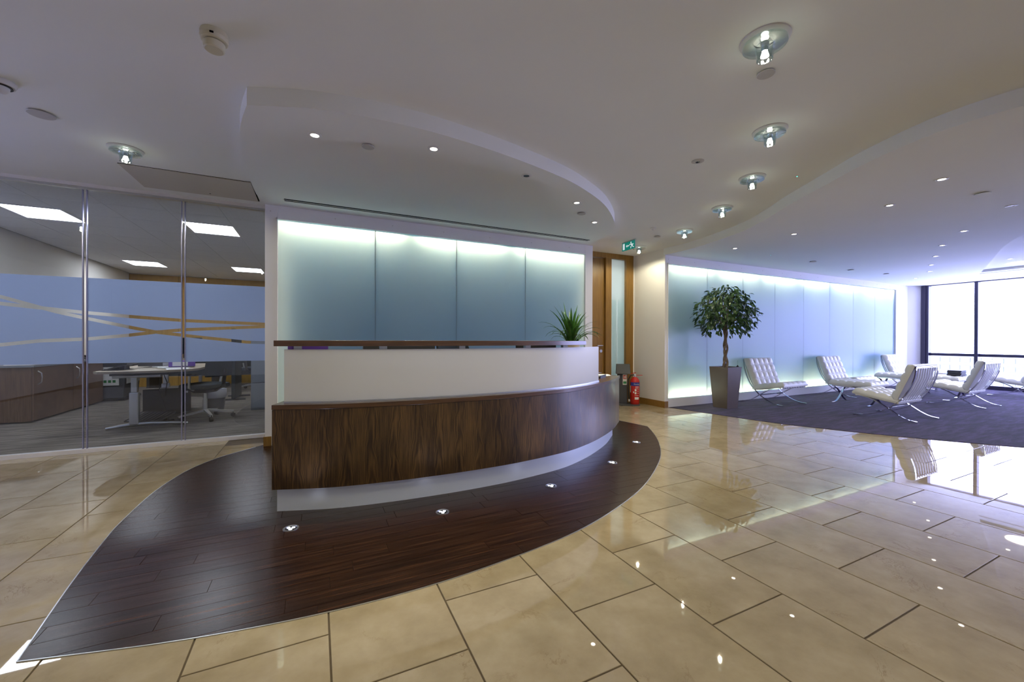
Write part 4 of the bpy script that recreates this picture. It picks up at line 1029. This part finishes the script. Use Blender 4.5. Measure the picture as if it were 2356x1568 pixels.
# ------------------------------------------------------------------ fire point
R5 = math.radians
fs = thing('extinguisher_stand', (4.80, 5.46, 0), 'dark grey plastic fire extinguisher stand beside the oak door', 'stand', rotz=R5(-38))
MB().prism([(-0.15, -0.11), (0.13, -0.14), (0.25, -0.10), (0.27, 0.02), (0.15, 0.12), (-0.13, 0.12)], 0, 0.022).build('foot', 'stand_grey', fs, bevel=0.006)
MB().add([(-0.13, 0.02, 0.02), (0.06, 0.02, 0.02), (0.06, 0.10, 0.02), (-0.13, 0.10, 0.02), (-0.11, 0.03, 0.58), (0.06, 0.03, 0.58), (0.06, 0.09, 0.58), (-0.11, 0.09, 0.58)],
         [(3, 2, 1, 0), (4, 5, 6, 7), (0, 1, 5, 4), (1, 2, 6, 5), (2, 3, 7, 6), (3, 0, 4, 7)]).build('post', 'stand_grey', fs, bevel=0.008)
MB().add([(-0.14, -0.03, 0.53), (0.11, -0.03, 0.53), (0.11, 0.10, 0.53), (-0.14, 0.10, 0.53), (-0.13, 0.05, 0.70), (0.10, 0.05, 0.70), (0.10, 0.10, 0.70), (-0.13, 0.10, 0.70)],
         [(3, 2, 1, 0), (4, 5, 6, 7), (0, 1, 5, 4), (1, 2, 6, 5), (2, 3, 7, 6), (3, 0, 4, 7)]).build('sloped_head', 'stand_grey', fs, bevel=0.008)
MB().box(-0.02, 0.05, 0.0235, 0.026, 0.34, 0.52).build('notice', 'label_white', fs)
MB().box(-0.012, 0.042, 0.0215, 0.0235, 0.44, 0.51).build('notice_red', 'label_red', fs)
MB().box(-0.012, 0.042, 0.0215, 0.0235, 0.36, 0.40).build('notice_green', 'label_green', fs)
MB().prism([(-0.003, 0), (0.005, 0), (0.007, 0.03), (0.0, 0.045), (-0.006, 0.028)], 0, 0.002).xform(Matrix.Translation((0.006, 0.0215, 0.452)) @ Matrix.Rotation(R5(90), 4, 'X')).build('flame_symbol', 'label_white', fs)
MB().box(0.020, 0.034, 0.0195, 0.0215, 0.452, 0.50).build('cylinder_symbol', 'label_white', fs)
fe = thing('fire_extinguisher', (4.93, 5.335, 0.022), 'red powder fire extinguisher with a blue band standing by the wall', 'fire extinguisher', rotz=R5(-42))
R = 0.078
MB().lathe([(0, 0), (R-0.01, 0), (R, 0.02), (R, 0.38), (R-0.01, 0.42), (R-0.035, 0.45), (0.02, 0.465), (0.02, 0.485), (0, 0.485)], 32).build('cylinder', 'red_paint', fe, smooth=40)
MB().lathe([(0.022, 0.462), (0.024, 0.50), (0.014, 0.515), (0, 0.515)], 16).build('valve', 'brushed_steel', fe, smooth=40)
MB().box(0.0, 0.13, -0.009, 0.009, 0.515, 0.525).xform(Matrix.Rotation(R5(-12), 4, 'Y')).build('carry_handle', 'red_paint', fe)
MB().box(0.0, 0.125, -0.009, 0.009, 0.49, 0.499).build('squeeze_lever', 'red_paint', fe)
MB().tube([(-0.015, -0.01, 0.50), (-0.07, -0.02, 0.49), (-0.105, -0.02, 0.42), (-0.108, -0.015, 0.25), (-0.095, -0.01, 0.08)], 0.011, 8).build('hose', 'black_plastic', fe, smooth=50)
MB().tube([(-0.095, -0.01, 0.08), (-0.09, -0.01, 0.04)], [0.012, 0.015], 8).build('nozzle', 'label_white', fe, smooth=50)
def wrap(name, mat, a0, a1, z0, z1, r=R+0.0012):
    b = MB(); n = 10
    for i in range(n+1):
        a = R5(a0+(a1-a0)*i/n); b.v += [(r*math.cos(a), r*math.sin(a), z0), (r*math.cos(a), r*math.sin(a), z1)]
        if i: b.f.append((2*i-2, 2*i, 2*i+1, 2*i-1))
    b.build(name, mat, fe, smooth=60)
wrap('blue_band', 'label_blue', -150, -20, 0.315, 0.375)
wrap('side_label', 'label_white', -170, -145, 0.20, 0.315)
wrap('rating_label', 'label_white', -92, -38, 0.085, 0.125)
wrap('text_line', 'label_white', -85, -40, 0.295, 0.303)
wrap('text_line', 'label_white', -85, -40, 0.275, 0.281)
wrap('text_line', 'label_white', -60, -38, 0.245, 0.251); wrap('text_line', 'label_white', -60, -38, 0.215, 0.221); wrap('text_line', 'label_white', -60, -38, 0.185, 0.191)
wrap('pictogram', 'label_white', -92, -72, 0.225, 0.262); wrap('pictogram', 'label_white', -92, -72, 0.175, 0.212); wrap('pictogram', 'label_white', -112, -99, 0.195, 0.222)
wrap('text_line', 'label_white', -92, -38, 0.148, 0.154)
def text(body, size, mat, parent, M):
    cu = bpy.data.curves.new('lettering', 'FONT'); cu.body = body; cu.size = size; cu.align_x = 'CENTER'
    tmp = bpy.data.objects.new('lettering', cu); COL.objects.link(tmp)
    bpy.context.view_layer.update()
    me = bpy.data.meshes.new_from_object(tmp.evaluated_get(bpy.context.evaluated_depsgraph_get()))
    COL.objects.unlink(tmp); bpy.data.objects.remove(tmp)
    me.materials.clear(); me.materials.append(MATS[mat])
    for v in me.vertices: v.co = M @ v.co
    return obj('lettering', me, parent)
tx = text('Powder', 0.032, 'label_white', fe, Matrix.Identity(4))
for v in tx.data.vertices:
    a = R5(-65)+v.co.x/R; v.co = Vector(((R+0.0025)*math.cos(a), (R+0.0025)*math.sin(a), 0.334+v.co.y))

# ------------------------------------------------------------------ ficus in planter
pl = thing('planter', (6.14, 4.52, 0.004), 'tall tapered square brown planter by the frosted lounge wall', 'planter')
b = MB(); a0, a1, hgt = 0.130, 0.172, 0.675
b.frustum((0, 0), a0, a1, 0, hgt); b.f = [f for i, f in enumerate(b.f) if i != 1]
b.add([(-a1, -a1, hgt), (a1, -a1, hgt), (a1, a1, hgt), (-a1, a1, hgt), (-a1+0.014, -a1+0.014, hgt), (a1-0.014, -a1+0.014, hgt), (a1-0.014, a1-0.014, hgt), (-a1+0.014, a1-0.014, hgt),
       (-a1+0.02, -a1+0.02, hgt-0.05), (a1-0.02, -a1+0.02, hgt-0.05), (a1-0.02, a1-0.02, hgt-0.05), (-a1+0.02, a1-0.02, hgt-0.05)],
      [(i, (i+1) % 4, 4+(i+1) % 4, 4+i) for i in range(4)]+[(4+i, 4+(i+1) % 4, 8+(i+1) % 4, 8+i) for i in range(4)])
b.build('body', 'planter_brown', pl)
MB().box(-a1+0.021, a1-0.021, -a1+0.021, a1-0.021, hgt-0.08, hgt-0.045).build('soil', 'soil', pl)
t = thing('water_gauge', (6.14+0.125, 4.52-0.13, 0.634), 'small black water level gauge with a clear stem in the planter', 'gauge')
MB().lathe([(0, 0), (0.022, 0), (0.022, 0.05), (0.012, 0.06), (0.006, 0.075), (0, 0.075)], 12).build('cap', 'black_plastic', t)
MB().tube([(0, 0, 0.075), (0, 0, 0.155)], 0.0045, 8).build('stem', 'lamp_glass', t)
tr = thing('ficus_tree', (6.14, 4.52, 0.625), 'ficus standard tree with braided trunk and dense green ball crown', 'tree')
for k in range(3):
    pts = []
    for i in range(25):
        q = i/24; ang = k*2.094+q*6.6; r = 0.024*(0.35+abs(math.sin(q*math.pi*2.6+0.3)))*(1-0.2*q)
        pts.append((r*math.cos(ang), r*math.sin(ang), q*0.70))
    MB().tube(pts, [0.020-0.006*i/24 for i in range(25)], 8).build('trunk_strand', 'bark', tr, smooth=60)
rb = random.Random(5)
CC = Vector((0, -0.02, 0.925))
def crown(az, el, q): return CC+Vector((0.55*math.cos(el)*math.cos(az), 0.36*math.cos(el)*math.sin(az), 0.45*math.sin(el)))*q
ends = []
for k in range(26):
    az = rb.uniform(0, 6.283); el = rb.uniform(-0.35, 1.45); e = crown(az, el, rb.uniform(0.75, 0.95))
    s = Vector((0, 0, rb.uniform(0.62, 0.72))); mid = s.lerp(e, 0.5)+Vector((0, 0, 0.06))
    MB().tube([s, s.lerp(mid, 0.5)+Vector((0, 0, 0.02)), mid, e], [0.010, 0.008, 0.006, 0.003], 5).build('branch', 'bark', tr, smooth=60)
def leaf_mesh(L, w, bend):
    b = MB(); n = 5
    for i in range(n+1):
        q = i/n; ww = w*math.sin(math.pi*min(1, q*0.93+0.04))**0.8; z = -bend*q*q
        b.v += [(q*L, -ww, z+0.25*ww), (q*L, 0, z), (q*L, ww, z+0.25*ww)]
        if i: b.f += [((i-1)*3, (i-1)*3+1, i*3+1, i*3), ((i-1)*3+1, (i-1)*3+2, i*3+2, i*3+1)]
    return b
LM = []
for L, w, bend in ((0.075, 0.017, 0.02), (0.085, 0.019, 0.03), (0.065, 0.016, 0.012), (0.08, 0.021, 0.035)):
    m = leaf_mesh(L, w, bend).mesh('leaf', 80); m.materials.append(MATS['ficus_leaf']); LM.append(m)
def leaf_pose(front):
    while True:
        az = rb.uniform(0, 6.283); el = math.asin(rb.uniform(-0.72, 1.0)); q = rb.uniform(0.93, 1.04) if front else rb.uniform(0.45, 1.0)
        lump = 1+0.10*math.sin(az*5+1.3)*math.cos(el*4)+0.06*math.sin(az*9+el*6)
        p = crown(az, el, q*lump)
        if p.y < 0.27 and (not front or (p-CC).dot(Vector((-0.8, -0.59, 0.1))) > -0.1): return p, az+rb.uniform(-0.9, 0.9), rb.uniform(-0.25, 1.15), rb.uniform(-0.8, 0.8), q
for k in range(295):
    p, az, dip, ro, q = leaf_pose(True)
    obj('leaf', LM[k % 4], tr, p, (ro, dip, az))
fl = MB()
for k in range(1150):
    p, az, dip, ro, q = leaf_pose(False)
    s = rb.uniform(0.85, 1.1); b = leaf_mesh(0.078*s, 0.018*s, 0.022)
    b.xform(Matrix.Translation(p) @ Matrix.Rotation(az, 4, 'Z') @ Matrix.Rotation(dip, 4, 'Y') @ Matrix.Rotation(ro, 4, 'X')); fl.add(b.v, b.f)
o = fl.build('foliage', 'ficus_leaf', tr, smooth=80); o['kind'] = 'stuff'

# ------------------------------------------------------------------ lounge chairs
def cushion(wx, ly, th, nx, ny, name):
    """tufted cushion: top at z = th, x across, y along"""
    gx, gy = nx*7, ny*7; b = MB()
    def h(i, j):
        u, v = i/gx, j/gy
        ed = min(1.0, min(u, 1-u)*wx/0.028, min(v, 1-v)*ly/0.028); ed = math.sqrt(max(0, 1-(1-ed)**2))
        cu, cv = abs(math.sin(math.pi*u*nx)), abs(math.sin(math.pi*v*ny))
        puff = 0.020*(cu*cv)**0.45+0.004*(cu+cv)
        return th*0.40+(th*0.36+puff)*ed
    for j in range(gy+1):
        for i in range(gx+1): b.v.append((-wx/2+wx*i/gx, ly*j/gy, h(i, j)))
    for j in range(gy):
        for i in range(gx):
            q = j*(gx+1)+i; b.f.append((q, q+1, q+gx+2, q+gx+1))
    per = [(i, 0) for i in range(gx)]+[(gx, j) for j in range(gy)]+[(i, gy) for i in range(gx, 0, -1)]+[(0, j) for j in range(gy, 0, -1)]
    idx = [j*(gx+1)+i for i, j in per]; n = len(idx); o = len(b.v)
    for r, z in ((1.004, th*0.25), (0.99, 0.0)):
        for k in idx: x, y, _ = b.v[k]; b.v.append((x*r, (y-ly/2)*r+ly/2, z))
    for k in range(n):
        k2 = (k+1) % n
        b.f.append((idx[k], o+k, o+k2, idx[k2])); b.f.append((o+k, o+n+k, o+n+k2, o+k2))
    b.f.append(tuple(o+n+k for k in range(n)))
    m = b.mesh(name, 60); m.materials.append(MATS['leather_white']); return m
def arc(pts, n=6): return [(p[1], p[2]) for p in spline([(0, a, b) for a, b in pts], n)]
BAR_BACK = arc([(-0.35, 0.765), (-0.335, 0.62), (-0.275, 0.44), (-0.18, 0.28), (-0.05, 0.15), (0.10, 0.062), (0.24, 0.018), (0.36, 0.008)])
BAR_SEAT = arc([(0.335, 0.305), (0.23, 0.292), (0.10, 0.245), (-0.05, 0.15), (-0.16, 0.075), (-0.26, 0.025), (-0.36, 0.008)])
CH = {}
def chair_meshes():
    for s in (-1, 1):
        m = MB().ribbon(BAR_BACK, s*0.335-0.016, s*0.335+0.016, 0.011).mesh('back_bar', 30); m.materials.append(MATS['chrome']); CH['b%d' % s] = m
        m = MB().ribbon(BAR_SEAT, s*0.335-0.016, s*0.335+0.016, 0.011).mesh('seat_bar', 30); m.materials.append(MATS['chrome']); CH['s%d' % s] = m
    def rail(name, y, z):
        m = MB().box(-0.335, 0.335, y-0.005, y+0.005, z-0.013, z+0.013).mesh(name); m.materials.append(MATS['chrome']); return m
    CH['rails'] = [('top_rail', rail('top_rail', -0.348, 0.752)), ('rear_rail', rail('rear_rail', -0.155, 0.235)), ('front_rail', rail('front_rail', 0.33, 0.303)), ('cross_rail', rail('cross_rail', -0.05, 0.15))]
    m = MB().ribbon([(-0.36, 0.745), (-0.345, 0.765), (-0.325, 0.60), (-0.262, 0.43), (-0.17, 0.262), (-0.155, 0.238)], -0.0175, 0.0175, 0.004).mesh('back_strap', 30); m.materials.append(MATS['leather_white']); CH['bs'] = m
    m = MB().ribbon([(-0.16, 0.225), (0.08, 0.258), (0.33, 0.318), (0.34, 0.296)], -0.021, 0.021, 0.004).mesh('seat_strap', 30); m.materials.append(MATS['leather_white']); CH['ss'] = m
    CH['seat'] = cushion(0.70, 0.555, 0.092, 5, 4, 'seat_cushion'); CH['back'] = cushion(0.70, 0.535, 0.092, 5, 4, 'back_cushion')
    bt = MB().lathe([(0, 0), (0.009, 0), (0.007, 0.004), (0, 0.005)], 10).mesh('button', 50); bt.materials.append(MATS['leather_white']); CH['btn'] = bt
chair_meshes()
def lounge_chair(x, y, rz, label):
    t = thing('lounge_chair', (x, y, 0.004), label, 'lounge chair', 'white leather lounge chairs', rotz=rz)
    for s in (-1, 1):
        obj('back_bar', CH['b%d' % s], t); obj('seat_bar', CH['s%d' % s], t)
    for n_, m in CH['rails']: obj(n_, m, t)
    for k in range(9):
        xx = -0.29+0.58*k/8
        obj('back_strap', CH['bs'], t, (xx, 0, 0)); obj('seat_strap', CH['ss'], t, (xx, 0, 0))
    sc_ = obj('seat_cushion', CH['seat'], t, (0, -0.168, 0.228), (R5(9.5), 0, 0))
    bc = obj('back_cushion', CH['back'], t, (0, -0.158, 0.285), (R5(112), 0, 0))
    # the tufted face looks forward and up
    bc.rotation_euler = (R5(111), 0, 0); bc.location = (0, -0.150, 0.275)
    bc.rotation_euler = (R5(180-69), 0, R5(0))
    bc.scale = (1, 1, -1)
    for (o, ly, flip) in ((sc_, 0.555, 1), (bc, 0.535, 1)):
        for i in range(1, 5):
            for j in range(1, 4):
                obj('button', CH['btn'], o, (-0.35+0.70*i/5, ly*j/4, 0.092*0.76+0.002))
    return t
lounge_chair(7.42, 4.50, math.pi, 'white tufted leather lounge chair beside the brown planter')
lounge_chair(9.76, 4.50, math.pi, 'white tufted leather lounge chair midway along the frosted wall')
lounge_chair(12.32, 4.45, math.pi, 'white tufted leather lounge chair by the frosted wall nearest the window pier')
lounge_chair(7.68, 2.905, 0.0, 'white leather lounge chair facing the frosted wall nearest the marble floor')
lounge_chair(10.22, 2.94, 0.0, 'white leather lounge chair facing the wall beside the magazines stool')
lounge_chair(12.86, 2.90, 0.0, 'white leather lounge chair facing the wall at the window end')
# stools
OT = {}
LEG = arc([(-0.27, 0.315), (-0.16, 0.275), (-0.06, 0.20), (0.0, 0.15), (0.07, 0.085), (0.17, 0.025), (0.28, 0.008)])
def stool(x, y, label):
    t = thing('lounge_stool', (x, y, 0.004), label, 'stool', 'white leather stools', rotz=R5(90))
    if not OT:
        for s in (-1, 1):
            m = MB().ribbon(LEG, s*0.26-0.016, s*0.26+0.016, 0.011).mesh('leg_bar', 30); m.materials.append(MATS['chrome']); OT['a%d' % s] = m
            m = MB().ribbon([(-a, b_) for a, b_ in LEG], s*0.26-0.016, s*0.26+0.016, 0.011).mesh('leg_bar', 30); m.materials.append(MATS['chrome']); OT['b%d' % s] = m
        m = MB().box(-0.26, 0.26, -0.275, -0.262, 0.302, 0.326).mesh('rail'); m.materials.append(MATS['chrome']); OT['r0'] = m
        m = MB().box(-0.26, 0.26, 0.262, 0.275, 0.302, 0.326).mesh('rail'); m.materials.append(MATS['chrome']); OT['r1'] = m
        OT['c'] = cushion(0.62, 0.60, 0.09, 5, 4, 'cushion')
        m = MB().ribbon([(-0.275, 0.32), (0, 0.312), (0.275, 0.32)], -0.02, 0.02, 0.004).mesh('strap'); m.materials.append(MATS['leather_white']); OT['st'] = m
    for k in ('a-1', 'a1', 'b-1', 'b1'): obj('leg_bar', OT[k], t)
    obj('rail', OT['r0'], t); obj('rail', OT['r1'], t)
    for k in range(7): obj('strap', OT['st'], t, (-0.22+0.44*k/6, 0, 0))
    c = obj('cushion', OT['c'], t, (0, -0.30, 0.325))
    for i in range(1, 5):
        for j in range(1, 4): obj('button', CH['btn'], c, (-0.31+0.62*i/5, 0.60*j/4, 0.09*0.76+0.002))
stool(8.63, 3.77, 'white leather stool with crossed steel legs nearest the planter')
stool(11.33, 4.22, 'white leather stool near the window pier')
stool(11.42, 3.57, 'white leather stool with magazines on top')
t = thing('magazine_stack', (11.50, 3.40, 0.428), 'stack of dark covered magazines on a white stool', 'magazines')
for k in range(6):
    MB().box(-0.13, 0.13, -0.10, 0.10, 0.018*k, 0.018*k+0.016).build('magazine', 'black_plastic' if k % 2 == 0 else 'dark_grey', t, rotz=0.05*(k % 3)-0.05)
t = thing('coffee_table', (12.62, 3.74, 0.004), 'square glass coffee table with crossed chrome frame by the window', 'table')
MB().box(-0.42, 0.42, -0.30, 0.30, 0.42, 0.436).build('glass_top', 'table_glass', t, bevel=0.003)
for s in (-1, 1):
    MB().box(-0.36, 0.36, -0.006, 0.006, 0.385, 0.42).build('frame_bar', 'chrome', t, rotz=s*0.62)
    for q in (-1, 1):
        MB().box(-0.016, 0.016, -0.006, 0.006, 0, 0.42).build('leg', 'chrome', t, loc=(q*0.30, q*s*0.215, 0), rotz=s*0.62)

# ------------------------------------------------------------------ office furniture behind the glass
sb = thing('sideboard', (-3.60, 8.55, 0), 'dark wood office sideboard with steel bow handles', 'sideboard')
MB().box(-0.235, 0.215, -0.97, 0.97, 0.02, 0.735).build('body', 'cabinet_wood', sb)
MB().box(-0.25, 0.245, -0.99, 0.99, 0.735, 0.76).build('top', 'grey_metal', sb)
for k in range(2):
    d = MB().box(0.217, 0.235, -0.965+0.97*k, -0.005+0.97*k, 0.03, 0.73).build('door', 'cabinet_wood', sb)
    MB().tube([(0.235, -0.88+0.97*k, 0.50), (0.27, -0.88+0.97*k, 0.53), (0.275, -0.88+0.97*k, 0.59), (0.27, -0.88+0.97*k, 0.65), (0.235, -0.88+0.97*k, 0.68)], 0.007, 6).build('handle', 'aluminium', d, smooth=50)
ro = random.Random(2)
for k in range(7):
    y = 7.72+0.22*k; m = ['paper', 'label_red', 'paper', 'dark_grey', 'paper', 'red_card', 'paper'][k]
    tag(MB().box(-0.12, 0.12, -0.075, 0.075, 0, 0.012+0.014*(k % 3)).build('document_stack', m, loc=(-3.56+0.03*(k % 2), y, 0.76), rotz=ro.uniform(-0.2, 0.2)),
        ['pile of white papers on the sideboard end beside the glass', 'orange red folder on the office sideboard', 'white papers next to the orange red folder on the sideboard', 'dark folder on the office sideboard', 'white papers next to the dark folder on the sideboard', 'deep red folder on the office sideboard', 'white papers beside the telephone on the sideboard'][k], 'papers', 'papers on the sideboard')
t = thing('desk_telephone', (-3.47, 7.72+0.10, 0.785), 'grey desk telephone lying on the sideboard', 'telephone')
t.location = (-3.50, 9.30, 0.76)
MB().add([(-0.09, -0.1, 0), (0.09, -0.1, 0), (0.09, 0.1, 0), (-0.09, 0.1, 0), (-0.09, -0.1, 0.06), (0.09, -0.1, 0.03), (0.09, 0.1, 0.03), (-0.09, 0.1, 0.06)], [(3, 2, 1, 0), (4, 5, 6, 7), (0, 1, 5, 4), (1, 2, 6, 5), (2, 3, 7, 6), (3, 0, 4, 7)]).build('body', 'dark_grey', t)
MB().tube([(-0.06, -0.07, 0.075), (0.07, -0.07, 0.055)], 0.016, 8).build('handset', 'black_plastic', t)
for i, (x, y) in enumerate([(-3.30, 9.78), (-3.32, 10.25)]):
    t = thing('recycling_bin', (x, y, 0), ['grey recycling bin with black lid and notice nearer the sideboard', 'grey recycling bin with black lid and notice farther from the sideboard'][i], 'bin', 'recycling bins')
    MB().frustum((0, 0), 0.17, 0.20, 0.04, 0.62, 0.15, 0.18).build('body', 'bin_grey', t, bevel=0.02)
    MB().box(-0.20, 0.20, -0.17, 0.17, 0, 0.04).build('foot', 'black_plastic', t, bevel=0.01)
    lid = MB(); n = 14
    for k in range(n+1):
        a = math.pi*k/n; lid.v += [(-0.20, -0.18*math.cos(a), 0.62+0.22*math.sin(a)), (0.20, -0.18*math.cos(a), 0.62+0.22*math.sin(a))]
        if k: lid.f.append((2*k-2, 2*k-1, 2*k+1, 2*k))
    lid.f += [tuple(range(0, 2*n+2, 2)), tuple(range(2*n+1, 0, -2)), (0, 1, 2*n+1, 2*n)]
    lid.build('lid', 'black_plastic', t, smooth=40)
    MB().box(0.196, 0.200, -0.10, 0.10, 0.30, 0.60).build('notice', 'paper', t)
    MB().box(-0.12, 0.12, -0.186, -0.182, 0.28, 0.61).build('notice', 'paper', t)
    MB().box(-0.08, 0.08, -0.188, -0.186, 0.545, 0.575).build('notice_title', 'dark_grey', t)
    for k in range(3): MB().box(-0.085+0.06*k, -0.045+0.06*k, -0.188, -0.186, 0.33, 0.375).build('notice_symbol', 'label_green', t)
wd = thing('office_desk', (-1.86, 7.15, 0), 'height adjustable office desk on T shaped steel legs', 'desk')
top = [(-0.50, -0.72), (-0.44, -0.80), (-0.2, -0.84), (0.12, -0.80), (0.38, -0.66), (0.46, -0.45), (0.46, 0.80), (-0.50, 0.80)]
MB().prism(top, 0.70, 0.727).build('desktop', 'desk_top', wd)
for y in (-0.58, 0.58):
    MB().tube([(-0.44, y, 0.02), (-0.30, y, 0.04), (-0.17, y, 0.055), (0.0, y, 0.055), (0.20, y, 0.045), (0.36, y, 0.03)], [0.014, 0.022, 0.028, 0.028, 0.022, 0.014], 10).build('foot', 'aluminium', wd, smooth=50)
    MB().box(-0.215, -0.125, y-0.035, y+0.035, 0.05, 0.45).build('column_lower', 'brushed_steel', wd, bevel=0.01)
    MB().box(-0.200, -0.140, y-0.025, y+0.025, 0.45, 0.66).build('column_upper', 'aluminium', wd, bevel=0.006)
    MB().tube([(-0.36, y-0.05, 0.655), (0.10, y-0.05, 0.655)], 0.022, 8).build('bracket', 'brushed_steel', wd, smooth=50)
MB().box(-0.40, 0.16, -0.60, 0.60, 0.66, 0.70).build('under_frame', 'dark_grey', wd)
MB().tube([(-0.1, 0.1, 0.66), (-0.12, 0.12, 0.4), (-0.05, 0.2, 0.05)], 0.006, 6).tube([(-0.08, 0.1, 0.66), (-0.04, 0.14, 0.5), (-0.08, 0.2, 0.3)], 0.005, 6).build('cable', 'black_plastic', wd)
monitor((-2.05, 7.55, 0.727), R5(100), 'black computer monitor on the adjustable office desk', 0.5, 0.32, 0.12)
t = thing('copy_holder', (-2.30, 6.75, 0.727), 'dark angled copy holder on the adjustable office desk', 'copy holder')
MB().box(-0.10, 0.22, -0.20, 0.20, 0, 0.014).xform(Matrix.Rotation(R5(-20), 4, 'Y')).build('tray', 'dark_grey', t)
MB().box(0.10, 0.14, -0.08, 0.08, 0, 0.06).build('prop', 'dark_grey', t)
for k in range(4):
    tag(MB().box(-0.11, 0.11, -0.15, 0.15, 0, 0.004).build('paper_sheet', 'paper', loc=(-1.62-0.08*k, 6.62+0.17*k, 0.727+0.0045*k), rotz=0.3+0.5*k), 'loose white paper sheet on the adjustable office desk', 'paper', 'papers on the office desk')
t = thing('ring_binder', (-1.66, 6.98, 0.745), 'purple ring binder with a white spine label lying on papers', 'binder', rotz=0.25)
MB().box(-0.14, 0.14, -0.16, 0.16, 0, 0.004).box(-0.14, 0.14, -0.16, 0.16, 0.066, 0.07).box(-0.14, 0.14, -0.163, -0.159, 0, 0.07).build('cover', 'purple_card', t)
MB().box(-0.13, 0.13, -0.15, 0.15, 0.006, 0.06).build('pages', 'paper', t)
MB().box(-0.10, 0.06, -0.1645, -0.163, 0.008, 0.062).build('spine_label', 'paper', t)
t = thing('ring_binder', (-1.98, 7.20, 0.745), 'dark ring binder leaning flat on the office desk', 'binder', rotz=-0.2)
MB().box(-0.14, 0.14, -0.16, 0.16, 0, 0.004).box(-0.14, 0.14, -0.16, 0.16, 0.046, 0.05).box(-0.14, 0.14, -0.163, -0.159, 0, 0.05).build('cover', 'dark_grey', t)
MB().box(-0.13, 0.13, -0.15, 0.15, 0.006, 0.042).build('pages', 'paper', t)
office_chair('office_chair', (-1.40, 6.98, 0), R5(60), 'dark fabric swivel chair with polished star base in the office', 1.0)
office_chair('office_chair', (-1.22, 10.6, 0), R5(-30), 'dark swivel chair by the rear office desk', 1.0)
t = thing('desktop_computer', (-1.98, 7.62, 0), 'black desktop computer tower on the office carpet', 'computer', rotz=R5(14))
MB().box(-0.27, 0.27, -0.10, 0.10, 0.012, 0.39).build('case', 'black_plastic', t, bevel=0.006)
MB().box(-0.25, -0.2, -0.09, 0.09, 0, 0.012).box(0.2, 0.25, -0.09, 0.09, 0, 0.012).build('foot', 'dark_grey', t)
MB().box(0.20, 0.235, -0.102, -0.1, 0.31, 0.34).build('badge', 'aluminium', t)
t = thing('footrest', (-1.98, 6.98, 0), 'dark ribbed tilting footrest under the office desk', 'footrest', rotz=R5(-20))
MB().box(-0.22, 0.22, -0.15, 0.15, 0.07, 0.09).xform(Matrix.Rotation(R5(14), 4, 'X')).build('platform', 'dark_grey', t, bevel=0.008)
for k in range(9): MB().box(-0.20+0.05*k-0.008, -0.20+0.05*k+0.008, -0.14, 0.14, 0.088, 0.096).xform(Matrix.Rotation(R5(14), 4, 'X')).build('rib', 'black_plastic', t)
MB().tube([(-0.2, -0.1, 0.012), (-0.2, 0.1, 0.012)], 0.012, 8).tube([(0.2, -0.1, 0.012), (0.2, 0.1, 0.012)], 0.012, 8).box(-0.2, 0.2, -0.012, 0.012, 0.012, 0.075).build('rocker_base', 'black_plastic', t)
t = thing('waste_bin', (-1.42, 7.72, 0), 'grey waste bin with a pale plastic liner in the office', 'bin')
MB().lathe([(0, 0), (0.115, 0), (0.145, 0.30), (0.139, 0.30), (0.11, 0.01), (0, 0.01)], 24).build('bucket', 'bin_grey', t, smooth=40)
MB().lathe([(0.136, 0.20), (0.149, 0.22), (0.152, 0.30), (0.148, 0.335), (0.138, 0.33), (0.132, 0.24)], 24).build('liner', 'bin_liner', t, smooth=40)
t = thing('filing_cabinet', (-0.55, 7.75, 0), 'tall blue grey steel cabinet at the right of the office', 'cabinet')
MB().box(-0.37, 0.37, -0.25, 0.25, 0.0, 1.25).build('body', 'grey_metal', t, bevel=0.004)
for k in range(3):
    d = MB().box(-0.36, 0.36, -0.265, -0.25, 0.03+0.405*k, 0.42+0.405*k).build('drawer', 'grey_metal', t, bevel=0.003)
    MB().box(-0.06, 0.06, -0.28, -0.265, 0.37+0.405*k, 0.385+0.405*k).build('handle', 'aluminium', d)
wd2 = thing('office_desk', (-1.5, 11.3, 0), 'light wood desk against the rear wall of the office', 'desk')
MB().box(-0.95, 0.95, -0.40, 0.40, 0.70, 0.73).build('desktop', 'desk_top', wd2)
MB().box(-0.93, 0.93, 0.33, 0.35, 0.25, 0.70).build('modesty_panel', 'dark_grey', wd2)
for s in (-1, 1):
    MB().box(s*0.85-0.03, s*0.85+0.03, -0.03, 0.03, 0.04, 0.70).build('leg', 'aluminium', wd2)
    MB().box(s*0.85-0.03, s*0.85+0.03, -0.36, 0.36, 0, 0.04).build('foot', 'aluminium', wd2)
wd3 = thing('office_desk', (-2.35, 10.2, 0), 'dark fronted desk behind the adjustable office desk', 'desk')
MB().box(-0.55, 0.55, -0.40, 0.40, 0.70, 0.73).build('desktop', 'desk_top', wd3)
MB().box(-0.53, 0.53, -0.37, -0.35, 0.40, 0.70).build('modesty_panel', 'slate_fabric', wd3)
for s in (-1, 1): MB().box(s*0.50-0.02, s*0.50+0.02, -0.36, 0.36, 0, 0.70).build('leg', 'dark_grey', wd3)
monitor((-2.35, 10.1, 0.73), math.pi, 'black computer monitor on the dark fronted desk', 0.55, 0.33, 0.08)
t = thing('desk_screen', (-1.35, 9.15, 0), 'dark fabric desk divider standing behind the swivel chair', 'divider')
MB().box(-0.03, 0.03, -0.35, 0.35, 0.03, 1.30).build('panel', 'slate_fabric', t, bevel=0.008)
for s in (-1, 1): MB().box(-0.18, 0.18, s*0.28-0.02, s*0.28+0.02, 0, 0.03).build('foot', 'dark_grey', t)
